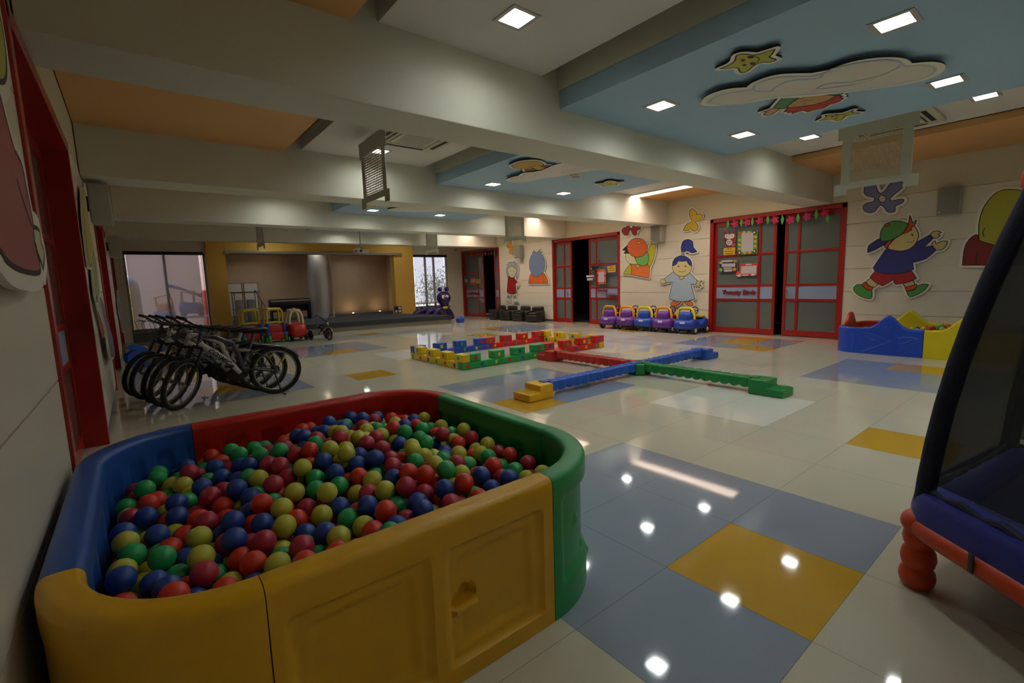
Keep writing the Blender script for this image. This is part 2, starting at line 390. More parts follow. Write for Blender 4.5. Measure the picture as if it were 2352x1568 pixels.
blind(-1.88, -.06, .34, 2.4, 'grey roller blind drawn down over the left end window'); blind(6.68, 8.18, .6, 2.4, 'grey roller blind with dark cassette over the right end window')
# ---------------- doors ----------------
M_pane = mat('grey_tinted_glass', '626a66', .12, var=.05, vs=2, coat=.3)
M_band = mat('pale_blue_panel', '8c9db8', .4, var=.03)
M_letter = mat('maroon_lettering', '7a1220', .5)
M_steel = mat('brushed_steel', 'a9a49a', .3, metal=.8)
def rw(u, v=640, off=0): p = onplane(u, v, 0, XR - off); return p[1]
def door(n, X, sg, y0, y1, leaves, rec=.06, handle=None):
    """sg: +1 for the right wall (outside is +X). leaves: (ya, yb, [mid stiles])"""
    e = thing('door_%d' % n, kind='structure')
    f = MB(); xa, xb = sorted((X - sg * .015, X + sg * .2))
    f.box(xa, xb, y0 - .005, y0 + .075, 0, DZ + .01, M_red); f.box(xa, xb, y1 - .075, y1 + .005, 0, DZ + .01, M_red); f.box(xa, xb, y0, y1, DZ - .07, DZ + .012, M_red)
    f.build('door_frame', e, bevel=.004)
    for li, (ya, yb, mids) in enumerate(leaves):
        rr = rec + (.05 if li % 2 else 0); xa, xb = sorted((X + sg * rr, X + sg * (rr + .045))); st = .055
        l = MB(); l.box(xa, xb, ya, ya + st, .01, DZ - .07, M_red); l.box(xa, xb, yb - st, yb, .01, DZ - .07, M_red)
        for m in mids: l.box(xa, xb, m - .025, m + .025, .01, DZ - .07, M_red)
        for z0, z1 in ((.01, .13), (.74, .79), (1.055, 1.105), (1.74, 1.79), (2.43, DZ - .07)): l.box(xa + .002, xb - .002, ya + .01, yb - .01, z0, z1, M_red)
        leaf = l.build('door_leaf', e, bevel=.003)
        xm = (xa + xb) / 2; cuts = [ya + st] + [c for m in mids for c in (m - .025, m + .025)] + [yb - st]
        for a, b in zip(cuts[::2], cuts[1::2]):
            for z0, z1 in ((.13, .74), (1.105, 1.74), (1.79, 2.43)):
                g = MB(); g.box(xm - .003, xm + .003, a, b, z0, z1, M_pane); g.build('glass_pane', leaf)
            g = MB(); g.box(xm - .008, xm + .008, a, b, .79, 1.055, M_band); g.build('blue_panel', leaf)
    if handle:
        h = MB(); xx = X + sg * (rec - .004); h.rbox(xx, handle[0], handle[1], .012, .05, .12, .004, M_steel); h.build('door_handle', e)
    return e
door(1, XR, 1, *RD[0], [(3.84, 5.2, [4.18]), (2.66, 3.70, [3.43])], handle=(3.6, .93))
cv = lambda x: rw(1200 + x / 3.36)
door(2, XR, 1, *RD[1], [(cv(370), cv(240), [cv(313)]), (7.98, cv(495), [cv(549)])], handle=(cv(335), .9))
cv3 = lambda x: rw(700 + x / 3.92, 650)
door(3, XR, 1, *RD[2], [(cv3(1600), 15.9, [cv3(1549)]), (13.54, cv3(1690), [])])
door(4, XL, -1, *LD[0], [(2.53, 3.74, [3.5]), (3.7, 4.9, [])], rec=.1, handle=(3.0, 1.1))
door(5, XL, -1, *LD[1], [(8.03, 9.3, [8.9]), (9.25, 10.52, [9.6])], rec=.1)
door(6, XL, -1, *LD[2], [(13.48, 14.7, []), (14.65, 15.82, [])], rec=.1)
def wall_text(txt, y, z, size, name, lab, parent=None, bold=.006):
    T = Matrix.Translation((XR + .056, y, z)) @ Matrix(((0, 0, -1, 0), (-1, 0, 0, 0), (0, 1, 0, 0), (0, 0, 0, 1)))
    o = text_mesh(txt, size, M_letter, T, name, parent, .004, bold); tag(o, lab, 'lettering'); return o
wall_text('Tweety Birds', 4.99, .885, .14, 'door_lettering', 'bold maroon lettering on the blue panel of the nearest right-hand door')
wall_text('Dancing', cv(562), .965, .125, 'door_lettering', 'upper maroon word Dancing on the blue panel of the middle door')
wall_text('Dolphins', cv(632), .80, .125, 'door_lettering', 'lower maroon word Dolphins on the blue panel of the middle door')
wall_text('Cuddly Bears', 15.75, .87, .16, 'door_lettering', 'maroon lettering on the blue panel of the farthest right-hand door')
# paper garlands
M_pink = mat('pink_paper', 'c2185b', .6); M_leafp = mat('green_paper', '3fae49', .6); M_string = mat('black_string', '181818', .6)
def flower_pts(r, n=5, k=.62, m=40): return [(math.cos(2 * PI * i / m) * r * (1 - (1 - k) * .5 * (1 - math.cos(n * 2 * PI * i / m))), math.sin(2 * PI * i / m) * r * (1 - (1 - k) * .5 * (1 - math.cos(n * 2 * PI * i / m)))) for i in range(m)]
def garland(X, sg, items, lab):
    e = thing('paper_garland', (X - sg * .03, items[0][1], items[0][2]), label=lab, cat='garland')
    o0 = Vector((X - sg * .03, items[0][1], items[0][2]))
    s = MB(); s.tube([(0, y - o0.y, z - o0.z + .03) for k, y, z in items], .003, M_string, 5); s.build('string', e)
    for k, y, z in items:
        m = MB(); dy, dz = y - o0.y, z - o0.z
        if k == 'f':
            m.prism(flower_pts(.085), lambda p: (-sg * .012, dy + p[0], dz + p[1]), lambda p: (-sg * .004, dy + p[0], dz + p[1]), M_pink)
            m.prism(flower_pts(.045), lambda p: (-sg * .02, dy + p[0], dz + p[1]), lambda p: (-sg * .012, dy + p[0], dz + p[1]), M_pink); m.build('paper_flower', e)
        else:
            pts = [(math.sin(t) * .035, math.cos(t) * .1) for t in [PI * 2 * i / 16 for i in range(16)]]
            pts = [(x * (1 - abs(yy) / .14), yy) for x, yy in pts]
            m.prism(pts, lambda p: (-sg * .008, dy + p[0], dz + p[1]), lambda p: (-sg * .003, dy + p[0], dz + p[1]), M_leafp); m.build('paper_leaf', e)
it = []
for i, (x, y) in enumerate([(333, 252), (407, 248), (476, 235), (536, 236), (592, 226), (670, 214), (755, 206), (833, 208), (909, 206), (996, 206), (1075, 186), (1172, 170), (1269, 148), (1358, 136), (1388, 185)]):
    p = onplane(1600 + x / 4.61, 460 + y / 4.61, 0, XR - .03); it.append(('l' if i % 2 == 0 else 'f', p[1], p[2]))
garland(XR, 1, it, 'garland of pink paper flowers and green leaves over the nearest right-hand door')
it = []
for i in range(13):
    x = 965 + i * 41; p = onplane(900 + x / 6.19, 560 + (180 - i * 4.5) / 6.19, 0, XR - .03); it.append(('l' if i % 2 == 0 else 'f', p[1], p[2]))
garland(XR, 1, it, 'garland of pink paper flowers over the farthest right-hand door')
it = [('f' if i % 2 == 0 else 'l', 8.1 + i * .27, 2.42 - .05 * math.sin(i)) for i in range(9)]
garland(XL, -1, it, 'garland of paper flowers over the left wall door behind the bicycles')
# ---------------- flat painted boards on the walls and the ceiling ----------------
def PP(s):
    r = []
    for t in s.split():
        sh = t.endswith('*'); a, b = t.rstrip('*').split(','); r.append((float(a), float(b), 0) if sh else (float(a), float(b)))
    return r
def EL(cx, cy, rx, ry, n=20): return [(cx + rx * math.cos(2 * PI * i / n), cy + ry * math.sin(2 * PI * i / n)) for i in range(n)]
M_board = mat('white_board', 'e6e1d2', .5); M_ink = mat('black_ink', '15130f', .6)
PC = {}
def pcol(h):
    if h not in PC: PC[h] = mat('printed_colour_' + h, h, .5, var=.03)
    return PC[h]
def union_outline(polys, rim, res=.006):
    """outline of the union of the polygons grown by rim (marching squares on a distance field)"""
    A = np.array([p for pl in polys for p in pl]); lo = A.min(0) - rim - 3 * res; hi = A.max(0) + rim + 3 * res
    nx, ny = [int(v) + 2 for v in (hi - lo) / res]; X, Y = np.meshgrid(lo[0] + np.arange(nx) * res, lo[1] + np.arange(ny) * res, indexing='ij')
    D = np.full(X.shape, 9.)
    for pl in polys:
        P = np.array(pl); Q = np.roll(P, -1, 0); d = np.full(X.shape, 9.); ins = np.zeros(X.shape, bool)
        for a, b in zip(P, Q):
            e = b - a; L = (e @ e) or 1e-12; t = np.clip(((X - a[0]) * e[0] + (Y - a[1]) * e[1]) / L, 0, 1)
            d = np.minimum(d, np.hypot(X - a[0] - t * e[0], Y - a[1] - t * e[1]))
            if a[1] != b[1]: ins ^= ((a[1] > Y) != (b[1] > Y)) & (X < a[0] + (Y - a[1]) / (b[1] - a[1]) * e[0])
        D = np.minimum(D, np.where(ins, -d, d))
    D -= rim; nxt = {}
    S4 = D < 0
    def ed(i, j, k):   # crossing point key on edge k of cell
        return ((i, j, 0), (i + 1, j, 1), (i, j + 1, 0), (i, j, 1))[k]
    def pos(key):
        i, j, v = key; i2, j2 = (i, j + 1) if v else (i + 1, j); a, b = D[i, j], D[i2, j2]; t = a / (a - b)
        return (lo[0] + (i + t * (i2 - i)) * res, lo[1] + (j + t * (j2 - j)) * res)
    c = S4[:-1, :-1] * 1 + S4[1:, :-1] * 2 + S4[1:, 1:] * 4 + S4[:-1, 1:] * 8
    tab = {1: [(3, 0)], 2: [(0, 1)], 3: [(3, 1)], 4: [(1, 2)], 5: [(3, 2), (1, 0)], 6: [(0, 2)], 7: [(3, 2)], 8: [(2, 3)], 9: [(2, 0)], 10: [(0, 3), (2, 1)], 11: [(2, 1)], 12: [(1, 3)], 13: [(1, 0)], 14: [(0, 3)]}
    for i, j in zip(*np.nonzero((c > 0) & (c < 15))):
        for a, b in tab[int(c[i, j])]: nxt[ed(i, j, a)] = ed(i, j, b)
    best = None
    while nxt:
        k0 = next(iter(nxt)); k = k0; lp = []
        while k in nxt: lp.append(k); k = nxt.pop(k)
        P = [pos(q) for q in lp]
        if len(P) < 8: continue
        ar = abs(sum(P[i - 1][0] * P[i][1] - P[i][0] * P[i - 1][1] for i in range(len(P)))) / 2
        if best is None or ar > best[0]: best = (ar, P)
    P = best[1]; out = [P[0]]
    for i in range(1, len(P) - 1):   # drop nearly straight points
        a, b, q = out[-1], P[i + 1], P[i]; cr = abs((q[0] - a[0]) * (b[1] - a[1]) - (q[1] - a[1]) * (b[0] - a[0])) / (math.hypot(b[0] - a[0], b[1] - a[1]) + 1e-9)
        if cr > .0007 or math.hypot(q[0] - a[0], q[1] - a[1]) > .04: out.append(q)
    return out
def cutout(name, ax, val, sg, org, s, layers, label, cat, rim=.03, lw=.012, thick=.018, gap=.02, ink=None, extra=None, side=None, board=None):
    """sg: direction from the wall into the room along axis ax; layers: (colour, points, outlined) or ('line', points, width)"""
    fr = val + sg * (gap + thick); A, B = [i for i in range(3) if i != ax]
    def m2(p):
        q = onplane(org[0] + p[0] / s, org[1] + p[1] / s, ax, fr); return (q[A], q[B])
    def to3(p, h):
        v = [0, 0, 0]; v[ax] = fr + sg * h; v[A] = p[0]; v[B] = p[1]; return tuple(v)
    mb = MB(); h = 0.0012; outer = []; ctr = None; bd = board or M_board
    def seg(a, b, w, h0, h1, m):
        dx, dy = b[0] - a[0], b[1] - a[1]; L = math.hypot(dx, dy)
        if L < 1e-6: return
        nx, ny = -dy / L * w, dx / L * w
        mb.prism([(a[0] + nx, a[1] + ny), (b[0] + nx, b[1] + ny), (b[0] - nx, b[1] - ny), (a[0] - nx, a[1] - ny)], lambda p: to3(p, h1), lambda p: to3(p, h0), m)
    def disc(c, w, h0, h1, m, n=10): mb.prism([(c[0] + w * math.cos(2 * PI * i / n), c[1] + w * math.sin(2 * PI * i / n)) for i in range(n)], lambda p: to3(p, h1), lambda p: to3(p, h0), m)
    def flat(pl, hh, m): mb.add([to3(p, hh) for p in pl], [tuple(range(len(pl)))], m)
    def line(pl, w, hh, closed, m):
        N = len(pl); vs = []
        for i in range(N):
            a = pl[i - 1] if (i or closed) else pl[0]; b = pl[(i + 1) % N] if (i < N - 1 or closed) else pl[-1]
            dx, dy = b[0] - a[0], b[1] - a[1]; L = math.hypot(dx, dy) or 1; vs += [to3((pl[i][0] - dy / L * w, pl[i][1] + dx / L * w), hh), to3((pl[i][0] + dy / L * w, pl[i][1] - dx / L * w), hh)]
        mb.add(vs, [(2 * i, 2 * i + 1, (2 * i + 3) % (2 * N), (2 * i + 2) % (2 * N)) for i in range(N if closed else N - 1)], m)
    for L in layers:
        if L[0] == 'line':
            pl = [m2(p) for p in spline(L[1], 5, False)]; line(pl, L[2] / 2, h, False, ink or M_ink); h += .0005; continue
        col, pts, fl = L
        sp = pts if len(pts) == 20 and len(pts[0]) == 2 and 'e' in fl else spline(pts, 5)
        pl = [m2(p) for p in sp]
        if extra: pl = extra(pl)
        if 'b' in fl:
            outer.append(pl)
            if ctr is None: ctr = (sum(p[0] for p in pl) / len(pl), sum(p[1] for p in pl) / len(pl))
        flat(pl, h, pcol(col))
        if 'o' in fl: line(pl, lw / 2, h + .0003, True, ink or M_ink)
        h += .0006
    if outer: mb.prism(union_outline(outer, rim, .006 if rim > .01 else .004), lambda p: to3(p, 0), lambda p: to3(p, -thick), bd, (M_ink if ax == 2 else bd))
    if ctr: disc(ctr, min(.03, rim), -thick - gap, -thick, bd)
    return tag(mb.build(name, autosmooth=False), label, cat)
o = (1940, 400); s = 5.227
cutout('boy_art_board', 0, XR, -1, o, s, [
 ('2a2a6e', PP('430,770 370,800 290,860 275,940* 350,915 470,850 560,800 500,790'), 'bo'),
 ('cdb877', PP('320,1250 260,1300 340,1360 400,1315'), 'bo'), ('cdb877', PP('700,1305* 830,1275* 845,1335* 730,1362*'), 'bo'),
 ('d2441c', PP('245,1290* 200,1325* 270,1385 330,1390* 345,1355* 290,1340'), 'bo'), ('d2441c', PP('725,1358* 862,1320* 870,1350 820,1385 742,1402*'), 'bo'),
 ('4d9440', PP('205,1325* 150,1325 108,1370 140,1430 230,1480 315,1490 330,1440 325,1395* 270,1385'), 'bo'),
 ('4d9440', PP('745,1405* 830,1390 870,1345* 940,1318 1012,1325* 960,1390 880,1440 800,1470 765,1450'), 'bo'),
 ('a31c1a', PP('370,1160* 305,1235* 370,1295 455,1340* 590,1262* 600,1310 620,1320* 750,1300 865,1250* 805,1160* 600,1150'), 'bo'),
 ('cdb877', PP('1030,725* 1060,690 1120,680 1165,700* 1125,718 1152,738* 1110,765 1062,768*'), 'bo'),
 ('cdb877', PP('1045,850* 1060,815 1088,800* 1098,838* 1170,805 1235,803* 1220,860 1170,905 1100,912*'), 'bo'),
 ('33307c', PP('490,905* 345,1120* 370,1160 470,1190 600,1195 720,1180 828,1140* 818,1062* 960,1020 1040,965 1100,910* 1045,860* 955,875* 1065,770* 1030,725* 870,815 800,880 650,900'), 'bo'),
 ('c9471f', PP('590,775* 530,800 475,860* 510,898* 520,870* 545,875* 552,820'), 'bo'),
 ('cdb877', PP('830,620 880,690 885,760 855,830 790,890 700,920 600,915 520,895* 530,860 560,820 600,775* 690,720* 760,660'), 'bo'),
 ('4f8a42', PP('437,802* 430,720 460,640 530,580 640,560 770,592* 740,650 690,720 590,775 520,800'), 'bo'),
 ('c9471f', EL(513, 608, 32, 17), 'eo'),
 ('cf4420', PP('690,718* 740,660 770,590 785,490* 818,590* 862,545* 850,600 795,648* 808,665* 760,695'), 'bo'),
 ('15130f', EL(815, 728, 12, 10), 'e'), ('line', PP('745,815 800,817 845,788'), .008)],
 'boy figure with green cap and blue jumper striding, above the far play pit', 'wall cutout', rim=.032)
cutout('flower_art_board', 0, XR, -1, o, s, [
 ('7478a4', PP('235,185 240,230 280,262 345,275 362,300 340,330 270,345 225,380 235,435 300,462 365,445 400,395 435,370 470,390 510,445 560,458 605,440 610,385 680,350 710,320 695,300 640,305 560,320 548,290 600,240 660,190 700,150 690,90 620,70 540,120 490,190 435,228 400,205 370,130 320,90 250,110'), 'bo'),
 ('cfc8b4', EL(453, 295, 45, 42), 'eo')], 'lilac flower cutout partly behind the large right-hand perforated air deflector', 'wall cutout', rim=.045)
o = (1410, 460); s = 6.032
cutout('girl_art_board', 0, XR, -1, o, s, [
 ('2b3a86', PP('935,715* 932,640 960,565 1030,540 1090,570 1105,650 1155,710* 1080,728 1020,700 975,715'), 'bo'),
 ('d9d4c6', PP('942,712* 972,712* 978,768* 936,768*'), 'bo'), ('line', PP('940,728 974,728'), .014), ('line', PP('938,746 976,746'), .014),
 ('d9d07a', EL(865, 1400, 24, 18), 'e'), ('d9d07a', EL(1025, 1400, 24, 18), 'e'),
 ('dd7436', PP('790,1430 820,1395 850,1392 870,1415 895,1400 930,1405 900,1440 840,1465 795,1455'), 'bo'),
 ('dd7436', PP('975,1410 1005,1398 1025,1415 1050,1395 1085,1415 1100,1445 1060,1462 1010,1445'), 'bo'),
 ('cfc084', EL(684, 1122, 44, 36), 'ebo'),
 ('cfc084', PP('1150,1110 1140,1190 1150,1215 1165,1185 1185,1218 1190,1175 1220,1190 1190,1150 1225,1115 1180,1120'), 'bo'),
 ('a5b9c6', PP('830,985* 700,1085* 728,1140* 818,1128* 762,1360* 870,1395 950,1403 1040,1390 1125,1362* 1070,1158* 1140,1165* 1155,1110* 1050,995* 940,1050'), 'bo'),
 ('cfc084', PP('908,1050 915,1085 940,1095 968,1080 972,1050'), 'o'),
 ('cfc084', EL(947, 920, 136, 132), 'ebo'),
 ('2b3a86', PP('812,912* 820,850 860,795 945,765 1030,795 1075,850 1083,915* 1040,885 1010,838* 950,845 895,838* 865,885'), 'bo'),
 ('15130f', EL(900, 913, 12, 9), 'e'), ('15130f', EL(995, 912, 12, 9), 'e'), ('line', PP('903,978 945,992 995,975 988,968'), .01)],
 'girl figure with blue ponytail and pale blue dress above the row of toy cars', 'wall cutout')
cutout('butterfly_art_board', 0, XR, -1, o, s, [
 ('c9ac26', PP('1055,230 1045,170 1065,120 1110,125 1150,175 1135,200* 1175,185 1220,200 1222,250 1180,285 1125,298* 1160,335 1168,385 1140,422 1095,420 1063,385* 1040,415 970,418 965,400 1010,330 1085,295*'), 'bo')],
 'yellow butterfly cutout high on the wall above the ponytail girl', 'wall cutout')
cutout('boy_art_board', 0, XR, -1, o, s, [
 ('15130f', PP('190,615* 108,690* 160,700* 128,738* 185,738* 180,772* 215,760* 208,797* 248,780* 255,797* 290,760* 240,640'), 'b'),
 ('cfc9a0', PP('515,605* 512,570 550,545 565,490 580,480 585,540 583,605*'), 'bo'),
 ('b9b52c', PP('515,608* 580,605* 570,720 540,840 495,935* 465,890 470,710'), 'bo'),
 ('cfc9a0', PP('165,740 165,810 200,865 260,885 325,880 290,790 220,740'), 'bo'),
 ('b9b52c', PP('225,880* 170,950 130,1020* 240,1030* 245,950 235,890'), 'bo'),
 ('dd7436', PP('235,885* 245,960 238,1030* 490,1080* 495,930* 465,885 380,900 310,885'), 'bo'),
 ('b9b52c', PP('308,885* 310,920 335,945 368,900*'), 'o'),
 ('6fb05c', PP('290,795* 330,870 400,908 460,885 488,800 465,710* 400,760'), 'bo'),
 ('cf5f28', EL(327, 655, 143, 133), 'ebo'), ('d0a83c', EL(346, 588, 20, 20), 'eo')],
 'boy figure in round orange cap pointing upwards, beside the middle door', 'wall cutout')
cutout('flower_art_board', 0, XR, -1, o, s, [
 ('8e1a1e', PP('135,325 180,335 178,365 125,385 110,430 145,480 200,480 215,430 235,412 255,460 290,487 320,470 325,420 365,400 370,365 335,355 305,372 295,340 340,300 300,260 250,290 190,260 140,280'), 'bo'),
 ('cfc8b4', EL(240, 360, 20, 26), 'eo')], 'dark red flower cutout above the orange capped boy', 'wall cutout')
o = (1140, 540); s = 9.223
cutout('butterfly_art_board', 0, XR, -1, o, s, [
 ('c08d1e', PP('255,110 330,110 325,235 370,238 420,290 415,340 350,345* 330,395 285,400 272,350 290,270* 240,270 212,225 240,165'), 'bo')],
 'ochre butterfly cutout above the grey haired girl figure near the far door', 'wall cutout')
cutout('girl_art_board', 0, XR, -1, o, s, [
 ('c9c19c', PP('250,1240* 300,1245* 292,1300* 238,1280*'), 'bo'), ('c9c19c', PP('360,1245* 412,1235* 420,1285* 365,1300*'), 'bo'),
 ('6f86ac', PP('238,1278* 294,1298* 287,1348* 228,1325*'), 'bo'), ('6f86ac', PP('363,1302* 418,1283* 428,1325* 372,1347*'), 'bo'),
 ('cfc9a8', PP('228,1325* 213,1362 250,1395 290,1418* 300,1348*'), 'bo'), ('cfc9a8', PP('372,1345* 365,1415* 458,1415* 450,1360 430,1325*'), 'bo'),
 ('9aa0a4', PP('235,928* 218,780 225,650 270,570 335,575 390,555 440,620 455,750 435,912* 390,870 260,870'), 'bo'),
 ('cfc9a8', PP('412,1010 462,985 485,1050 450,1095 415,1080'), 'bo'),
 ('8e161a', PP('265,870* 245,950 225,1210* 340,1245 435,1225* 410,1050 450,990* 390,920* 385,870* 335,900'), 'bo'),
 ('c9c19c', PP('250,708 335,655* 420,722 420,790 385,870 335,898 280,865 255,790'), 'bo'),
 ('15130f', EL(308, 762, 7, 12), 'e'), ('15130f', EL(365, 763, 7, 12), 'e'), ('line', PP('305,825 335,842 370,828'), .012)],
 'grey haired girl figure in a red dress above the small dark armchairs', 'wall cutout')
cutout('boy_art_board', 0, XR, -1, o, s, [
 ('d0622a', PP('745,815 700,890 675,1025* 1105,1022* 1070,900 990,795 860,880'), 'bo'),
 ('7283a2', PP('745,815* 705,720 698,560 735,430 780,385* 738,355* 792,365* 780,315* 850,370* 935,290* 912,338* 962,350* 940,385* 1000,450 1035,590 1020,720 990,795* 930,842* 920,825* 865,882* 840,878* 790,860'), 'bo'),
 ('line', PP('738,965 730,1020'), .01), ('line', PP('1003,930 1015,1020'), .01)],
 'figure with blue hair seen from behind, in an orange shirt, beside the middle door', 'wall cutout')
o = (1700, 400); s = 3.1365
cutout('child_art_board', 0, XR, -1, o, s, [
 ('7e1617', PP('1600,655* 1625,510 1700,435 1760,490 1900,520 2050,480 2150,520 2190,655*'), 'bo'),
 ('a8a52a', PP('1720,475* 1722,350 1760,230 1850,130 1960,110 2080,140 2150,260 2160,400 2050,480 1900,520 1760,490'), 'bo'), ('line', PP('1757,450 1748,415 1767,385'), .01), ('line', PP('1705,655 1700,600 1715,560'), .01)],
 'large figure with yellow head and dark red top, partly hidden by the trampoline', 'wall cutout', rim=.04)
# ceiling pieces
o = (1600, 90); s = 4.0552; Z1 = 2.95; M_lblue = mat('pale_blue_ink', 'a9bccb', .6)
def star(pts, feats, o, s, z, lab):
    cutout('star_art_board', 2, z, -1, o, s, [('b6b336', PP(pts), 'bo')] + feats, lab, 'ceiling cutout', rim=.035, gap=.02)
star('215,275* 300,240 355,200 375,150 440,138 540,145 640,120 730,90* 700,140 680,165 745,190* 700,210 610,215 540,240 480,290 430,312 400,295 380,265 300,268',
 [('15130f', EL(433, 193, 22, 10), 'e'), ('15130f', EL(503, 165, 30, 12), 'e'), ('15130f', EL(446, 237, 20, 9), 'e'), ('15130f', EL(523, 226, 26, 11), 'e'), ('line', PP('510,157 570,165 582,190 548,220'), .006)], o, s, Z1, 'larger yellow smiling star on the nearest blue ceiling panel')
star('1140,760* 1190,735 1210,715 1200,705 1290,700 1370,690 1465,657* 1450,680 1530,685* 1470,700 1390,715 1350,750 1310,758 1260,745',
 [('15130f', EL(1263, 717, 16, 5), 'e'), ('15130f', EL(1305, 704, 20, 5), 'e'), ('15130f', EL(1302, 731, 16, 5), 'e'), ('line', PP('1330,700 1372,698 1385,712 1355,720'), .006)], o, s, Z1, 'smaller yellow star beside the red haired figure on the nearest ceiling panel')
cutout('child_art_board', 2, Z1, -1, o, s, [
 ('4a8c50', PP('790,555 715,640* 830,645 880,595 960,540 1150,510 1310,520 1390,490* 1180,480 840,530'), 'bo'),
 ('c79a6a', PP('720,640* 650,665 605,680* 652,672 628,700 680,707 730,680 775,645*'), 'bo'),
 ('c79a6a', PP('860,635 880,595 960,550 1100,520 1230,518 1310,530 1260,570 1140,600'), 'bo'),
 ('b5361c', PP('812,672* 870,632 980,628 1100,605 1150,590 1220,570 1290,530 1330,522* 1358,532* 1330,545* 1367,550* 1310,585 1240,605* 1180,640* 1100,655 1040,675* 990,662 890,692* 895,675* 845,685* 862,674*'), 'bo'),
 ('15130f', EL(1007, 597, 8, 3), 'e'), ('15130f', EL(912, 611, 8, 3), 'e'), ('line', PP('950,578 1010,567 1080,568'), .006)],
 'red haired boy in green lying along the cloud on the nearest ceiling panel', 'ceiling cutout', rim=.035, gap=.02)
cutout('cloud_art_board', 2, Z1, -1, o, s, [
 ('d6d0c4', PP('85,590 140,530 290,480 500,465* 570,405 750,350 1050,338* 1230,305* 1450,230 1700,195 1880,205 1945,250* 2150,235 2245,260 2220,320 2080,380 1800,428 1400,480 1100,515 850,532 700,540 450,585 250,600 120,605'), 'b'),
 ('line', PP('110,590 170,540 330,495 520,470'), .03), ('line', PP('110,590 250,607 450,590 620,545 1120,505 1500,470 1850,420 2080,370 2200,310 2215,270 2120,245 1930,255'), .012),
 ('line', PP('690,485 560,480 530,455 570,410 760,355 1050,345 1170,325'), .02), ('line', PP('690,485 760,430 880,385 1130,362 1180,320 1280,270 1480,225 1700,195 1850,200 1895,225 1880,260'), .022),
 ('line', PP('1115,460 1220,412 1450,395 1680,345 1800,300 1890,255'), .012), ('line', PP('1130,460 1400,430 1600,385 1680,345'), .01)],
 'large white cloud cutout on the nearest blue ceiling panel', 'ceiling cutout', rim=.045, gap=.041, thick=.01, ink=M_lblue)
o = (1150, 350); s = 8.11
cutout('child_art_board', 2, Z1, -1, o, s, [
 ('7d3a2c', PP('465,310 460,340 490,368* 750,335 990,240* 790,235 720,300 600,295'), 'bo'),
 ('c39a26', PP('205,245 260,215 380,170 560,150 700,160 790,210 780,240 720,250 640,240 600,260 590,295 480,305 330,300 240,280'), 'bo'),
 ('c9a42c', PP('510,265* 600,255 650,235 760,260 850,295 760,328 680,320 615,290'), 'o')],
 'yellow haired figure in red lying on the cloud of the second ceiling panel', 'ceiling cutout', rim=.04, gap=.02)
cutout('cloud_art_board', 2, Z1, -1, o, s, [
 ('dad4ca', PP('150,510 250,465 370,440* 450,390 640,370 830,330 1000,250* 1240,200 1500,205 1800,260 1960,300 1700,325 1450,368 1200,412 950,452 750,468* 600,512 450,537 250,542'), 'b'),
 ('line', PP('190,515 300,470 430,440 440,400 600,380'), .014), ('line', PP('650,440 640,400 760,360 900,330 910,300 1000,255'), .014), ('line', PP('1560,240 1600,270 1450,320 1180,350 1160,390'), .012)],
 'white cloud cutout on the second blue ceiling panel', 'ceiling cutout', rim=.04, gap=.041, thick=.01, ink=M_lblue)
star('1790,585* 1930,570 2010,535 2080,540 2150,555 2260,550* 2180,580 2160,610* 2050,605 1900,632* 1870,610', [('15130f', EL(1980, 580, 16, 4), 'e'), ('15130f', EL(2048, 574, 16, 4), 'e'), ('15130f', EL(2040, 602, 20, 4), 'e')], o, s, Z1, 'small yellow star at the right of the second blue ceiling panel')
o = (600, 380); s = 3.675
cutout('cloud_art_board', 2, Z1, -1, o, s, [('dad4ca', PP('1080,375 1150,360 1310,354 1450,365 1570,376 1350,390 1150,386'), 'b')], 'white cloud cutout on the third blue ceiling panel', 'ceiling cutout', rim=.04, gap=.02)
star('850,328* 930,322 1010,335* 965,340 970,348* 930,344 885,349* 890,338', [], o, s, Z1, 'yellow star left of the cloud on the third blue ceiling panel')
star('1720,386* 1770,382 1830,389* 1795,392 1800,397* 1765,394 1735,396*', [], o, s, Z1, 'yellow star right of the cloud on the third blue ceiling panel')
# left wall
def ext(pl): return pl
o = (0, 380); s = 4.9
def yz(y, z):   # a point of the left wall back in picture terms, for the part outside the frame
    q = np.array([XL + .038, y, z]) - CP; c = RC.T @ q; return ((W0 / 2 + F0 * c[0] / -c[2] - o[0]) * s, (H0 / 2 - F0 * c[1] / -c[2] - o[1]) * s)
cutout('girl_art_board', 0, XL, 1, o, s, [
 ('c8be9c', PP('355,690* 400,700 440,740 455,850 492,985 482,1165* 455,1080 425,1000 400,905 375,840'), 'bo'),
 ('9c4a44', [yz(.95, 1.86), yz(1.0, 1.62), yz(1.15, 1.5)] + PP('0,965 60,1060 170,1150 330,1205 430,1205 445,1150 425,1040 385,900 370,720 350,560 290,250 240,0 175,-140 110,-330') + [yz(1.5, 2.2), yz(1.1, 2.2)], 'bo'),
 ('a9a53c', [yz(1.4, 2.56), yz(1.75, 2.52), yz(1.98, 2.38), yz(2.0, 2.2), yz(1.82, 2.05), yz(1.45, 2.0), yz(1.1, 2.1), yz(1.0, 2.35)], 'bo'),
 ('line', PP('175,150 260,420 350,690'), .008)],
 'nearest figure on the left wall, red dress and yellow head, with a pale hand', 'wall cutout', rim=.06, lw=.018, gap=.035, thick=.02)
cutout('giraffe_art_board', 0, XL, 1, o, s, [
 ('86a06c', PP('1040,950 1075,1060 1095,1200 1120,1460 1085,1490 1060,1300'), 'bo'),
 ('b3ab44', PP('935,290 960,330 985,520 1010,740 1045,930 1030,1100 1010,1130 990,1020 960,760 940,520'), 'bo')],
 'yellow spotted board on the left wall beside the nearest left door', 'wall cutout', rim=.03)
o = (0, 700); s = 3.92
